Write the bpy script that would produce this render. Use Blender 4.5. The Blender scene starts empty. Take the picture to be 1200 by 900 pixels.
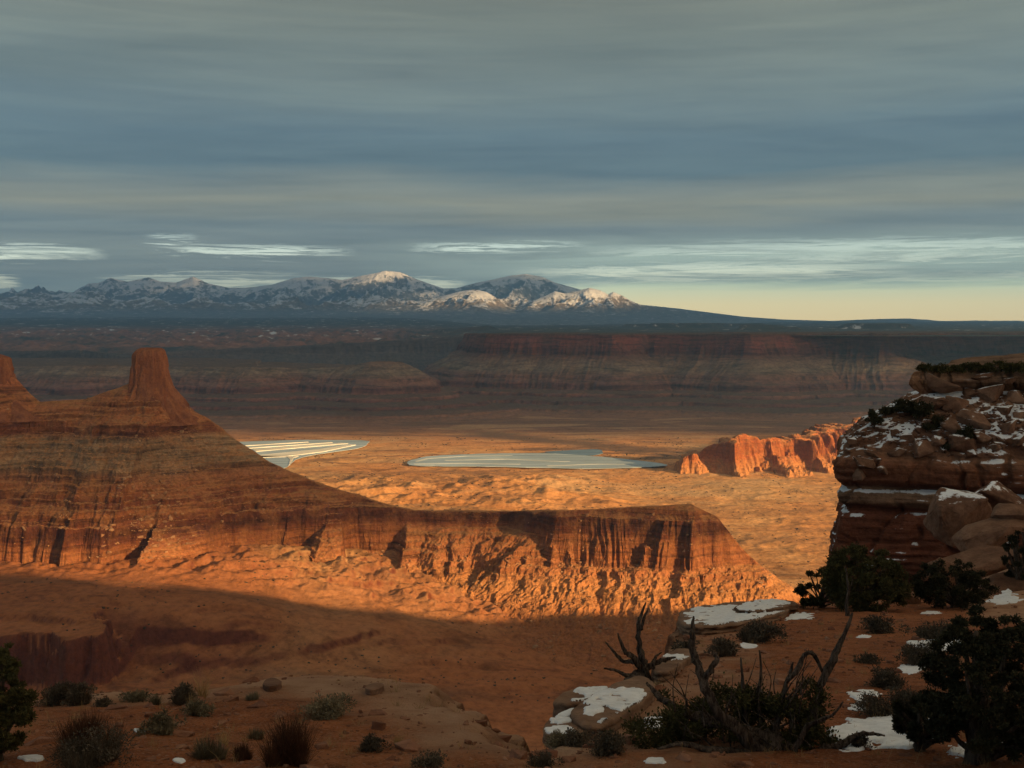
import bpy, bmesh, math, random
import numpy as np
from mathutils import Vector, Matrix
R = math.radians
SC = bpy.context.scene
COL = SC.collection

# ------------------------------------------------------------------ camera
F, PITCH = 1230.0, math.atan(72.0 / 1230.0)          # focal length in photo pixels, tilt below the horizon
cam_d = bpy.data.cameras.new('camera'); cam = bpy.data.objects.new('camera', cam_d); COL.objects.link(cam)
cam_d.sensor_width = 36.0; cam_d.lens = F / 1200.0 * 36.0
cam_d.clip_start = 0.1; cam_d.clip_end = 200000.0
cam.location = (0, 0, 0); cam.rotation_euler = (R(90) - PITCH, 0, 0)
SC.camera = cam

# ------------------------------------------------------------------ light, exposure
SUN_EL, SUN_SIDE = 12.0, 50.0                          # sun low, behind the viewer and to the right
S_H = np.array([math.sin(R(SUN_SIDE)), -math.cos(R(SUN_SIDE))])
S_DIR = Vector((S_H[0] * math.cos(R(SUN_EL)), S_H[1] * math.cos(R(SUN_EL)), math.sin(R(SUN_EL))))
sun_d = bpy.data.lights.new('sun', 'SUN'); sun = bpy.data.objects.new('sun', sun_d); COL.objects.link(sun)
sun_d.energy = 5.0; sun_d.angle = R(0.5); sun_d.color = (1.0, 0.64, 0.29)
sun.rotation_euler = S_DIR.to_track_quat('Z', 'Y').to_euler()
SC.view_settings.view_transform = 'Standard'; SC.view_settings.look = 'None'
SC.view_settings.exposure = 1.12; SC.view_settings.gamma = 1.0; SC.view_settings.use_curve_mapping = False
SC.render.engine = 'CYCLES'
SC.cycles.use_denoising = True
SC.cycles.max_bounces = 5; SC.cycles.diffuse_bounces = 3; SC.cycles.volume_bounces = 1
SC.cycles.transparent_max_bounces = 24

def lin(r, g, b):
    f = lambda c: (c / 255.0 / 12.92) if c <= 10.3 else ((c / 255.0 + 0.055) / 1.055) ** 2.4
    return (f(r), f(g), f(b), 1.0)

class G:
    """tiny node-graph writer"""
    def __init__(s, nt): s.nt = nt
    def n(s, typ, **kw):
        nd = s.nt.nodes.new(typ)
        for k, v in kw.items():
            setattr(nd, k, v)
        return nd
    def put(s, sock, v):
        if isinstance(v, bpy.types.NodeSocket): s.nt.links.new(v, sock)
        else:
            try: sock.default_value = v
            except Exception: sock.default_value = tuple(v)[:3]
    def m(s, op, a, b=None, c=None, clamp=False):
        nd = s.n('ShaderNodeMath', operation=op); nd.use_clamp = clamp
        s.put(nd.inputs[0], a)
        if b is not None: s.put(nd.inputs[1], b)
        if c is not None: s.put(nd.inputs[2], c)
        return nd.outputs[0]
    def vm(s, op, a, b=None):
        nd = s.n('ShaderNodeVectorMath', operation=op); s.put(nd.inputs[0], a)
        if b is not None: s.put(nd.inputs[1], b)
        return nd.outputs[0]
    def sep(s, v):
        nd = s.n('ShaderNodeSeparateXYZ'); s.put(nd.inputs[0], v); return nd.outputs
    def comb(s, x, y, z):
        nd = s.n('ShaderNodeCombineXYZ')
        for i, v in enumerate((x, y, z)): s.put(nd.inputs[i], v)
        return nd.outputs[0]
    def noise(s, vec, scale, detail=4.0, rough=0.55, dist=0.0):
        nd = s.n('ShaderNodeTexNoise'); s.put(nd.inputs['Vector'], vec)
        nd.inputs['Scale'].default_value = scale; nd.inputs['Detail'].default_value = detail
        nd.inputs['Roughness'].default_value = rough; nd.inputs['Distortion'].default_value = dist
        return nd.outputs['Fac']
    def voro(s, vec, scale, feature='F1', out='Distance'):
        nd = s.n('ShaderNodeTexVoronoi', feature=feature); s.put(nd.inputs['Vector'], vec)
        nd.inputs['Scale'].default_value = scale
        return nd.outputs[out]
    def rng(s, v, a, b, c=0.0, d=1.0, smooth=False):
        nd = s.n('ShaderNodeMapRange'); nd.clamp = True
        if smooth: nd.interpolation_type = 'SMOOTHSTEP'
        for i, x in enumerate((v, a, b, c, d)): s.put(nd.inputs[i], x)
        return nd.outputs[0]
    def mix(s, f, a, b, mode='MIX'):
        nd = s.n('ShaderNodeMix', data_type='RGBA', blend_type=mode)
        s.put(nd.inputs['Factor'], f)
        s.put([i for i in nd.inputs if i.name == 'A' and i.type == 'RGBA'][0], a)
        s.put([i for i in nd.inputs if i.name == 'B' and i.type == 'RGBA'][0], b)
        return [o for o in nd.outputs if o.type == 'RGBA'][0]
    def ramp(s, v, stops, interp='LINEAR'):
        nd = s.n('ShaderNodeValToRGB'); cr = nd.color_ramp; cr.interpolation = interp
        while len(cr.elements) < len(stops): cr.elements.new(0.5)
        for e, (p, c) in zip(cr.elements, stops):
            e.position = p; e.color = (c[0], c[1], c[2], 1.0)
        s.put(nd.inputs[0], v); return nd.outputs[0]
    def bump(s, h, strength=1.0, dist=1.0):
        nd = s.n('ShaderNodeBump'); s.put(nd.inputs['Height'], h)
        nd.inputs['Strength'].default_value = strength; nd.inputs['Distance'].default_value = dist
        return nd.outputs[0]

# ------------------------------------------------------------------ sky
def build_sky():
    w = bpy.data.worlds.new('World'); SC.world = w; w.use_nodes = True
    nt = w.node_tree; nt.nodes.clear(); g = G(nt)
    out = g.n('ShaderNodeOutputWorld'); bg = g.n('ShaderNodeBackground')
    sky = g.n('ShaderNodeTexSky', sky_type='NISHITA'); sky.sun_disc = False
    sky.sun_elevation = R(SUN_EL); sky.sun_rotation = math.atan2(S_DIR.x, S_DIR.y)
    sky.altitude = 1800.0
    tc = g.n('ShaderNodeTexCoord'); d = tc.outputs['Generated']
    x, y, z = g.sep(d)
    hor = g.m('SQRT', g.m('ADD', g.m('MULTIPLY', x, x), g.m('MULTIPLY', y, y)))
    t = g.m('DIVIDE', z, g.m('MAXIMUM', hor, 0.02))              # tangent of the elevation
    a = g.m('ARCTAN2', x, y)                                      # azimuth, 0 straight ahead, + right
    # stratus deck: noise on the cloud plane, drawn out into streaks
    zz = g.m('ADD', g.m('MAXIMUM', z, 0.0), 0.035)
    cv = g.comb(g.m('DIVIDE', x, zz), g.m('DIVIDE', y, zz), 0.0)
    n1 = g.noise(g.vm('MULTIPLY', cv, (0.10, 0.34, 1.0)), 1.0, 5.0, 0.5, 0.4)
    n2 = g.noise(g.vm('MULTIPLY', g.vm('ADD', cv, (31.0, 17.0, 4.0)), (0.5, 1.3, 1.0)), 1.0, 6.0, 0.6, 0.3)
    n3 = g.noise(g.comb(g.m('MULTIPLY', a, 5.0), g.m('MULTIPLY', t, 85.0), 3.0), 1.0, 5.0, 0.6, 0.6)
    n4 = g.noise(g.comb(g.m('MULTIPLY', a, 2.2), g.m('MULTIPLY', t, 18.0), 9.0), 1.0, 4.0, 0.55, 0.5)
    n5 = g.noise(g.comb(g.m('MULTIPLY', a, 9.0), g.m('MULTIPLY', t, 190.0), 5.0), 1.0, 8.0, 0.72, 1.1)
    tw = g.m('ADD', t, g.m('MULTIPLY', g.m('SUBTRACT', n4, 0.5), 0.045))
    tw = g.m('ADD', tw, g.m('MULTIPLY', g.m('SUBTRACT', n1, 0.5), 0.05))
    px = lambda yy: (378.0 - yy) / 1230.0 / 0.36
    st = [(370, (118, 128, 124)), (335, (126, 136, 130)), (300, (120, 131, 128)), (270, (105, 118, 120)), (245, (122, 126, 116)),
          (222, (112, 120, 116)), (198, (84, 103, 111)), (160, (85, 104, 113)), (110, (96, 110, 112)), (50, (103, 112, 108)), (-40, (106, 109, 100))]
    cloud = g.ramp(g.m('DIVIDE', tw, 0.36), [(max(0, px(yy)), lin(*c)) for yy, c in st])
    cloud = g.mix(1.0, cloud, g.ramp(n2, [(0.3, (0.80, 0.83, 0.86)), (0.5, (1, 1, 1)), (0.7, (1.16, 1.13, 1.09))]), 'MULTIPLY')
    cloud = g.mix(1.0, cloud, g.ramp(n3, [(0.3, (0.92, 0.93, 0.95)), (0.7, (1.09, 1.08, 1.05))]), 'MULTIPLY')
    # above the frame and behind: brighter toward the low sun
    clear_sky = g.mix(1.0, sky.outputs[0], (0.10, 0.10, 0.10, 1.0), 'MULTIPLY')
    # breaks in the deck low over the horizon
    def streak(px0, px1, py, h, s=1.0):
        ac = math.atan(((px0 + px1) / 2 - 600) / F); aw = math.atan((px1 - px0) / 2 / F)
        tc_ = (378.0 - py) / F; tw_ = h / F
        ta = g.m('DIVIDE', g.m('SUBTRACT', a, ac), aw)
        tn = g.m('ADD', t, g.m('MULTIPLY', g.m('SUBTRACT', n5, 0.5), 0.040))
        tt = g.m('DIVIDE', g.m('SUBTRACT', tn, tc_), tw_)
        rr = g.m('ADD', g.m('MULTIPLY', ta, ta), g.m('MULTIPLY', tt, tt))
        return g.m('MULTIPLY', g.rng(rr, 1.5, 0.15, 0.0, 1.0, True), s)
    gaps = None
    for ar in ((-40, 105, 303, 8, 1.0), (175, 230, 285, 3, 0.8), (200, 400, 296, 5, 0.8), (490, 680, 290, 4.5, 0.75), (140, 350, 330, 8, 1.1), (360, 540, 331, 6, .8),
               (-30, 20, 334, 6, 1.0), (490, 545, 333, 5, 0.8), (620, 1040, 320, 9, 0.95), (700, 1300, 294, 7, 0.5), (880, 1230, 306, 5, 0.5), (1000, 1300, 330, 5, 0.55),
               (640, 900, 336, 5, 0.6)):
        s_ = streak(*ar)
        gaps = s_ if gaps is None else g.m('MAXIMUM', gaps, s_)
    gaps = g.m('MULTIPLY', gaps, g.m('MULTIPLY', g.rng(n3, 0.30, 0.50), g.rng(n5, 0.36, 0.52, 0.15, 1.0)))
    low = g.m('MULTIPLY', g.rng(g.m('ADD', t, g.m('MULTIPLY', g.m('SUBTRACT', n3, 0.5), 0.016)), 0.041, 0.029, 0.0, 1.0, True), g.rng(a, -0.02, 0.10, 0.0, 1.0, True))
    lowcol = g.ramp(g.m('DIVIDE', t, 0.05), [(0.0, (1.25, .95, .44)), (0.35, (1.2, 1.0, .50)), (0.72, (.84, .96, .62)), (1.0, (.60, .76, .62))])
    gapcol = g.ramp(g.m('DIVIDE', t, 0.08), [(0.0, lin(255, 240, 180)), (0.5, lin(246, 250, 216)), (1.0, lin(225, 246, 234))])
    gapcol = g.mix(0.06, gapcol, clear_sky)
    c = g.mix(g.m('MULTIPLY', g.m('MULTIPLY', g.rng(t, 0.088, 0.060, 0.0, 0.9, True), g.rng(n3, .25, .58, .25, 1.0)), g.rng(a, -0.16, 0.10)), cloud, lin(168, 186, 172))
    c = g.mix(gaps, c, gapcol)
    c = g.mix(low, c, lowcol)
    # the rest of the dome (out of view): open sky toward the sun under the deck
    back = g.rng(g.m('ABSOLUTE', a), 0.75, 1.6, 0.0, 1.0, True)
    c = g.mix(g.m('MULTIPLY', back, g.rng(t, 1.2, 0.1)), c, g.mix(0.5, clear_sky, cloud))
    # photograph exposure is set by view_settings; undo it here so the deck keeps its own brightness
    bg.inputs['Strength'].default_value = SKY_GAIN
    g.put(bg.inputs['Color'], c); nt.links.new(bg.outputs[0], out.inputs['Surface'])
SKY_GAIN = 0.72
build_sky()

# ------------------------------------------------------------------ numeric noise
_rs = np.random.RandomState(7)
_PERM = np.concatenate([_rs.permutation(256)] * 3).astype(np.int32)
_ANG = _rs.rand(256) * 2 * np.pi
_GX, _GY = np.cos(_ANG), np.sin(_ANG)
def pn(x, y, seed=0):
    x = np.asarray(x, float) + seed * 17.37; y = np.asarray(y, float) + seed * 9.71
    xi = np.floor(x); yi = np.floor(y); xf = x - xi; yf = y - yi
    xi = xi.astype(np.int64) & 255; yi = yi.astype(np.int64) & 255
    u = xf * xf * xf * (xf * (xf * 6 - 15) + 10); v = yf * yf * yf * (yf * (yf * 6 - 15) + 10)
    def gr(i, j, dx, dy):
        h = _PERM[(_PERM[(xi + i) & 255] + yi + j) & 511] & 255
        return _GX[h] * dx + _GY[h] * dy
    a = gr(0, 0, xf, yf); b = gr(1, 0, xf - 1, yf); c = gr(0, 1, xf, yf - 1); d = gr(1, 1, xf - 1, yf - 1)
    return (a + u * (b - a) + v * ((c + u * (d - c)) - (a + u * (b - a)))) * 1.45      # about -1..1
def fbm(x, y, o=5, seed=0, gain=0.5):
    s = 0; a = 1.0; f = 1.0; t = 0
    for k in range(o):
        s = s + a * pn(x * f, y * f, seed + k); t += a; a *= gain; f *= 2.03
    return s / t
def ridged(x, y, o=5, seed=0, gain=0.5):
    s = 0; a = 1.0; f = 1.0; t = 0; w = 1.0
    for k in range(o):
        r = 1 - np.abs(pn(x * f, y * f, seed + k)); r = r * r
        s = s + a * r * w; t += a; w = np.clip(r * 1.4, 0, 1); a *= gain; f *= 2.07
    return s / t
def sst(x, a, b):
    t = np.clip((np.asarray(x, float) - a) / (b - a), 0, 1); return t * t * (3 - 2 * t)

def pix(px, py, Y):
    """world point seen at photo pixel (px, py), at forward distance Y"""
    u = (px - 600.0) / F; v = -(py - 450.0) / F
    dy = math.cos(PITCH) + math.sin(PITCH) * v; dz = -math.sin(PITCH) + math.cos(PITCH) * v
    return np.array([u / dy * Y, Y, dz / dy * Y])
def tanz(py):
    v = -(np.asarray(py, float) - 450.0) / F
    return (-math.sin(PITCH) + math.cos(PITCH) * v) / (math.cos(PITCH) + math.sin(PITCH) * v)

# ------------------------------------------------------------------ object helpers
def link(name, me, mat=None, parent=None):
    o = bpy.data.objects.new(name, me); COL.objects.link(o)
    if mat is not None and len(me.materials) == 0: me.materials.append(mat)
    if parent is not None: o.parent = parent
    return o
def mesh_np(name, V, Fc, smooth=True):
    """mesh from vertex array and an (n,3) or (n,4) face array"""
    me = bpy.data.meshes.new(name); V = np.asarray(V, np.float32); Fc = np.asarray(Fc, np.int32); k = Fc.shape[1]
    me.vertices.add(len(V)); me.vertices.foreach_set('co', V.ravel())
    me.loops.add(Fc.size); me.loops.foreach_set('vertex_index', Fc.ravel())
    me.polygons.add(len(Fc)); me.polygons.foreach_set('loop_start', np.arange(0, Fc.size, k, dtype=np.int32))
    me.polygons.foreach_set('loop_total', np.full(len(Fc), k, np.int32))
    me.polygons.foreach_set('use_smooth', np.full(len(Fc), smooth, bool))
    me.update(calc_edges=True); me.validate()
    return me
def grid_faces(n, m, wrap=False):
    i = np.arange(n - 1)[:, None]; mm = m if wrap else m - 1
    j = np.arange(mm)[None, :]; j2 = (j + 1) % m
    return np.stack([i * m + j, i * m + j2, (i + 1) * m + j2, (i + 1) * m + j], -1).reshape(-1, 4)
def grid(name, X, Y, Z, mat, keep=None, smooth=True, whole=False):
    n, m = X.shape; Fc = grid_faces(n, m)
    # faces face upward
    V = np.stack([X, Y, Z], -1).reshape(-1, 3)
    a, b, c = V[Fc[0, 0]], V[Fc[0, 1]], V[Fc[0, 3]]
    if np.cross(b - a, c - a)[2] < 0: Fc = Fc[:, ::-1]
    if keep is not None:
        kf = keep.reshape(-1)[Fc]; Fc = Fc[kf.all(1) if whole else kf.any(1)]
        used = np.zeros(len(V), bool); used[Fc.ravel()] = True
        idx = np.cumsum(used) - 1; V = V[used]; Fc = idx[Fc]
    return link(name, mesh_np(name, V, Fc, smooth), mat)
def structure(o): o['kind'] = 'structure'; return o
def tag(o, label, cat, group=None):
    o['label'] = label; o['category'] = cat
    if group: o['group'] = group
    return o
def thing(name, label, cat, loc=(0, 0, 0), rz=0.0, group=None):
    o = bpy.data.objects.new(name, None); COL.objects.link(o); o.empty_display_size = 0.2
    o.location = loc; o.rotation_euler = (0, 0, rz)
    return tag(o, label, cat, group)

def polyline(P, x, y):
    """nearest distance to a polyline of (x,y,z); returns distance, crest z, arc length, signed side"""
    P = np.asarray(P, float); best = np.full(x.shape, 1e18); bz = np.zeros(x.shape); bt = np.zeros(x.shape); bs = np.zeros(x.shape)
    acc = 0.0
    for a, b in zip(P[:-1], P[1:]):
        dx, dy = b[0] - a[0], b[1] - a[1]; L2 = dx * dx + dy * dy; L = math.sqrt(L2)
        u = np.clip(((x - a[0]) * dx + (y - a[1]) * dy) / L2, 0, 1)
        ex = x - (a[0] + u * dx); ey = y - (a[1] + u * dy); d2 = ex * ex + ey * ey
        k = d2 < best
        best = np.where(k, d2, best); bz = np.where(k, a[2] + u * (b[2] - a[2]), bz); bt = np.where(k, acc + u * L, bt)
        bs = np.where(k, dx * ey - dy * ex, bs); acc += L
    return np.sqrt(best), bz, bt, np.sign(bs)
class Profile:
    """cliff-and-talus cross-section: (bottom z, steepness) layers from a top z downward"""
    def __init__(s, top, layers):
        z = [top]; r = [0.0]
        for zb, sl in layers:
            r.append(r[-1] + (z[-1] - zb) / sl); z.append(zb)
        s.z = np.array(z); s.r = np.array(r)
    def run(s, z): return np.interp(-np.asarray(z), -s.z, s.r)
    def inv(s, r): return np.interp(r, s.r, s.z)

# ------------------------------------------------------------------ materials of the setting
def new_mat(name):
    m = bpy.data.materials.new(name); m.use_nodes = True; nt = m.node_tree; nt.nodes.clear(); g = G(nt)
    out = g.n('ShaderNodeOutputMaterial'); b = g.n('ShaderNodeBsdfPrincipled')
    b.inputs['Roughness'].default_value = 0.95
    b.inputs['Specular IOR Level'].default_value = 0.15
    nt.links.new(b.outputs[0], out.inputs['Surface'])
    return m, g, b
def geo(g):
    ge = g.n('ShaderNodeNewGeometry'); return ge.outputs['Position'], ge.outputs['Normal']

def strata_mat(name, bands, soil, soil_slope=(0.72, 0.9), wob=(90.0, 14.0), thin=0.12, grain=8.0, bump=3.0, patch=30.0, patch_col=None, contrast=1.0, foot=None):
    """layered rock: colours by height, thin beds, debris on the gentle slopes"""
    m, g, b = new_mat(name); p, nrm = geo(g); x, y, z = g.sep(p)
    n0 = g.noise(p, 1.0 / wob[0], 3.0)
    zz = g.m('ADD', z, g.m('MULTIPLY', g.m('SUBTRACT', n0, 0.5), wob[1]))
    z0, z1 = bands[0][0], bands[-1][0]
    c = g.ramp(g.rng(zz, z0, z1), [((zb - z0) / (z1 - z0), col) for zb, col in bands])
    beds = g.noise(g.comb(g.m('MULTIPLY', x, 0.004), g.m('MULTIPLY', y, 0.004), g.m('MULTIPLY', zz, thin)), 1.0, 4.0, 0.7)
    k = contrast
    c = g.mix(1.0, c, g.ramp(beds, [(0.30, (1 - .45 * k,) * 3), (0.46, (1 - .05 * k,) * 3), (0.52, (1 + .15 * k,) * 3), (0.72, (1 + .30 * k, 1 + .26 * k, 1 + .2 * k))]), 'MULTIPLY')
    pt = g.noise(p, 1.0 / patch, 5.0, 0.6)
    c = g.mix(g.rng(pt, 0.46, 0.66, 0.0, 0.55), c, patch_col or soil)
    up = g.sep(nrm)[2]
    upn = g.m('ADD', up, g.m('MULTIPLY', g.m('SUBTRACT', pt, 0.5), 0.35))
    c = g.mix(g.rng(upn, soil_slope[0], soil_slope[1]), c, g.mix(g.noise(p, 1.0 / (grain * 3), 4.0), soil, [s * 0.66 for s in soil[:3]] + [1.0]))
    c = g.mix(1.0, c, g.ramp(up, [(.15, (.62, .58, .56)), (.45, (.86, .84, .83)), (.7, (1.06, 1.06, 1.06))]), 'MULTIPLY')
    if foot: c = g.mix(g.rng(zz, foot[0], foot[1]), c, foot[2])
    gr = g.noise(p, 1.0 / grain, 6.0, 0.68)
    c = g.mix(1.0, c, g.ramp(gr, [(0.3, (0.60, 0.57, 0.55)), (0.5, (1, 1, 1)), (0.72, (1.32, 1.32, 1.28))]), 'MULTIPLY')
    g.put(b.inputs['Base Color'], c)
    gb = g.m('ADD', gr, g.m('MULTIPLY', beds, 0.6))
    g.put(b.inputs['Normal'], g.bump(gb, 0.8, bump))
    return m

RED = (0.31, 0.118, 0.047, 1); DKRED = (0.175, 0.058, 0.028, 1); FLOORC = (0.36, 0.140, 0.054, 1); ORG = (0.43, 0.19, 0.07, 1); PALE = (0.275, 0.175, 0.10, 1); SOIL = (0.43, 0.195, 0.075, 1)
M_MESA = strata_mat('red_mesa_rock', [(-640, SOIL), (-560, ORG), (-530, RED), (-468, RED), (-455, DKRED), (-440, (.12, .045, .025, 1)), (-420, DKRED), (-400, RED), (-385, DKRED), (-360, RED), (-335, (0.27, .12, .06, 1)), (-318, PALE), (-262, PALE), (-250, DKRED), (-225, RED), (-180, RED), (-120, (0.27, .10, .05, 1)), (-40, (0.25, .10, .05, 1))], SOIL, bump=8.0, contrast=1.35, foot=(-560, -606, FLOORC))  # near-black band: dark cap rock, with the wing crest's shade added in colour

# ------------------------------------------------------------------ valley floor
def ground_pt(px, py, z): return pix(px, py, z / float(tanz(py)))
SCARPS = [([(110, 752), (165, 746), (200, 749), (262, 747), (335, 745)], 15), ([(-60, 728), (30, 722), (75, 726), (120, 733)], 10), ([(150, 768), (230, 772), (300, 771), (345, 766)], 7), ([(330, 768), (385, 757), (420, 747), (470, 741)], 9),
          ([(585, 742), (615, 748), (640, 756), (690, 764)], 11), ([(165, 800), (195, 788), (215, 780), (240, 775)], 9), ([(420, 760), (520, 762), (640, 770), (760, 768)], 5), ([(250, 740), (300, 731), (345, 736)], 7),
          ([(380, 790), (470, 784), (560, 788), (700, 800)], 4), ([(60, 700), (110, 706), (170, 712)], 6), ([(520, 728), (570, 732), (610, 730)], 5), ([(400, 752), (450, 750), (510, 755), (560, 752)], 8), ([(470, 775), (540, 777), (600, 783)], 7), ([(640, 735), (690, 738), (740, 736)], 7), ([(200, 722), (260, 716), (330, 722)], 7), ([(560, 800), (620, 806), (690, 802)], 6)]
def floor_base(x, y):
    z = np.full(x.shape, -620.0)
    lf = sst(-x - 0.30 * (2600 - y), -350, 550)                                   # bench rising to the foot of the left mesa
    z = z + 125 * lf * sst(y, 3400, 2400)
    z = z + 9 * fbm(x / 420, y / 420, 5, 3) * sst(y, 5200, 3600) + 2.2 * fbm(x / 90, y / 90, 4, 5)
    # low red swells between the ridge and the ponds
    z = z + 46 * sst(y, 2500, 3300) * sst(y, 4500, 3700) * sst(x, 520, 120) * sst(x, -1300, -500) * (0.45 + 0.9 * ridged(x / 380, y / 300, 6, 8, .58))
    z = z + 7 * (ridged((x + .4 * y) / 150, (y - .3 * x) / 110, 5, 9, .6) - .4) * sst(y, 2450, 2900) * sst(y, 5600, 4600)
    z = z - 0.07 * np.maximum(0, 2080 - y)
    # inner gorge at the near left
    nz = 60 * fbm(x / 110, y / 110, 4, 15) + 20 * ridged(x / 34, y / 34, 4, 16) + 6 * ridged(x / 9, y / 9, 2, 18)
    gm = np.maximum(sst(1712 - y + nz, 0, 26), sst(x + 655 + 0.5 * (y - 1700) + nz, 0, 30) * sst(y, 1880, 1740))
    low = -604 + 4 * fbm(x / 60, y / 60, 3, 17)
    z = np.where(z > low, z + (low - z) * gm * sst(y, 2000, 1900), z)
    return z
def floor_hit(px, py):
    Ys = np.arange(1300.0, 3200.0, 4.0); tz = float(tanz(py)); xs = pix(px, py, 1.0)[0] * Ys
    k = int(np.argmax(floor_base(xs, Ys) >= tz * Ys)); return np.array([xs[k], Ys[k], tz * Ys[k]])
_SC = []
def floor_z(x, y):
    z = floor_base(x, y)
    if not _SC: _SC.extend([[floor_hit(a_, b_) for a_, b_ in pts] for pts, hh in SCARPS])
    # benches and ledges in the shadowed basin, stepping down toward the viewer
    for P, (pts, hh) in zip(_SC, SCARPS):
        wx = x + 16 * fbm(x / 60, y / 60, 4, 19); wy = y + 12 * fbm(x / 45, y / 45, 4, 20)
        d, _, t, sd = polyline(P, wx, wy); L = sum(math.hypot(q[0] - p[0], q[1] - p[1]) for p, q in zip(P[:-1], P[1:]))
        end = sst(t, 0, 0.25 * L) * sst(t, L, 0.75 * L)
        z = z + hh * end * np.where(sd > 0, np.exp(-d / 90) * 0.5, -0.5 * sst(d, 0, 7) * np.exp(-np.maximum(0, d - 7) / 90) + 0.5 * (1 - sst(d, 0, 7)))
    # hummocks of debris in front of the ridge
    hum = sst(y, 2000, 2120) * sst(y, 2420, 2280) * sst(x, -1150, -900) * sst(x, 420, 120)
    z = z + hum * (20 * (ridged((x + 0.5 * y) / 95, (y - 0.5 * x) / 60, 4, 22) - 0.4) + 5 * (ridged(x / 22, y / 22, 3, 24) - .4))
    return z
def build_valley():
    n, m = 1000, 1000
    r = np.exp(np.linspace(math.log(330), math.log(9000), n))[:, None]; th = np.linspace(-0.72, 0.72, m)[None, :]
    X = r * np.sin(th); Y = r * np.cos(th); Z = floor_z(X, Y)
    Z = Z + 0.10 * np.maximum(0, 1500 - Y)                                        # apron at the foot of the near rim
    m_, g, b = new_mat('valley_soil'); p, nrm = geo(g)
    n1 = g.noise(p, 1 / 600.0, 6.0, 0.6, 0.5); n2 = g.noise(g.vm('MULTIPLY', p, (1, 1.6, 1)), 1 / 120.0, 6.0, 0.65, 0.8); n3 = g.noise(p, 1 / 14.0, 5.0, 0.7)
    py_ = g.m('ADD', g.sep(p)[1], g.m('MULTIPLY', g.m('SUBTRACT', n1, 0.5), 1200.0))
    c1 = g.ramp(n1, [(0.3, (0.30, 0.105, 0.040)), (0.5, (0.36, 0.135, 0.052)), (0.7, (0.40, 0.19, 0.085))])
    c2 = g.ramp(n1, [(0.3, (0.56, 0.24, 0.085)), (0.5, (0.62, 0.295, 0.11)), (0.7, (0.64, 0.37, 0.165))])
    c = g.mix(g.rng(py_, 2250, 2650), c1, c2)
    c = g.mix(g.rng(py_, 5250, 6100), c, (0.25, 0.125, 0.072, 1))
    c = g.mix(1.0, c, g.ramp(n2, [(0.30, (1.10, 1.12, 1.16)), (0.45, (1, 1, 1)), (0.53, (0.95, 0.93, 0.9)), (0.66, (0.55, 0.53, 0.5))]), 'MULTIPLY')
    n4 = g.noise(g.vm('MULTIPLY', g.vm('ADD', p, (900, 0, 0)), (0.45, 1.5, 1)), 1 / 420.0, 7.0, 0.62, 1.2)
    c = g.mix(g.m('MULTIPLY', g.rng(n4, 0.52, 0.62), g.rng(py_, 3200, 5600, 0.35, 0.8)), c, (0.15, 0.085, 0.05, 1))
    c = g.mix(g.m('MULTIPLY', g.rng(n4, 0.46, 0.38), g.rng(py_, 2400, 3600, 0.0, 0.5)), c, (0.55, 0.35, 0.18, 1))
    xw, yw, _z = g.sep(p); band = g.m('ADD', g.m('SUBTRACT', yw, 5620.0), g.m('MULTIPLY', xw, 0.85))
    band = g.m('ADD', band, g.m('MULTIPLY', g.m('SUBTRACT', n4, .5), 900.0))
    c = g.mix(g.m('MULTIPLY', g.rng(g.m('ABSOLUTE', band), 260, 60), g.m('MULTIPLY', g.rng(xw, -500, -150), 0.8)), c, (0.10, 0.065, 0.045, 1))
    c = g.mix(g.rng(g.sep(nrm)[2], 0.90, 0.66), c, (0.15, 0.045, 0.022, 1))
    c = g.mix(1.0, c, g.ramp(n3, [(0.3, (0.62, 0.60, 0.58)), (0.5, (1, 1, 1)), (0.7, (1.25, 1.25, 1.25))]), 'MULTIPLY')
    g.put(b.inputs['Base Color'], c); g.put(b.inputs['Normal'], g.bump(g.m('ADD', n3, g.m('MULTIPLY', n2, 1.5)), 0.7, 5.0))
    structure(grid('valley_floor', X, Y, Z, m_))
build_valley()

# ------------------------------------------------------------------ the ridge: left mesa and its long low wing
P_MESA = Profile(0.0, [(-60, 1.2), (-232, 0.80), (-248, 3.0), (-322, 0.80), (-334, 3.0), (-368, 0.75), (-380, 3.0), (-404, 0.6), (-414, 2.5), (-427, 0.8), (-520, 4.2), (-602, 0.48), (-640, 0.22), (-760, 0.3)])
P_TAL = Profile(0.0, [(-60, 1.2), (-232, 0.85), (-322, 0.80), (-427, 0.78), (-520, 0.72), (-602, 0.50), (-640, 0.22), (-760, 0.3)])
P_WING = Profile(0.0, [(-60, 1.2), (-427, 0.8), (-470, 3.6), (-560, 0.66), (-610, 0.40), (-640, 0.22), (-760, 0.3)])
CREST = [pix(*a) for a in ((-330, 470, 2650), (-120, 452, 2520), (-30, 432, 2460), (10, 440, 2450), (28, 460, 2450), (45, 471, 2450), (75, 469, 2450), (100, 468, 2450), (125, 459, 2450), (150, 450, 2450), (195, 452, 2450),
         (210, 472, 2448), (240, 490, 2446), (262, 506, 2444), (300, 530, 2440), (330, 548, 2435), (362, 562, 2430), (392, 573, 2425), (440, 587, 2420), (482, 598, 2415), (550, 599, 2412), (598, 599, 2405),
         (655, 598, 2300), (705, 597, 2290), (760, 593, 2270), (812, 591, 2255), (838, 604, 2250), (868, 640, 2247), (900, 668, 2240), (938, 695, 2230), (985, 730, 2200))]
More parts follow.
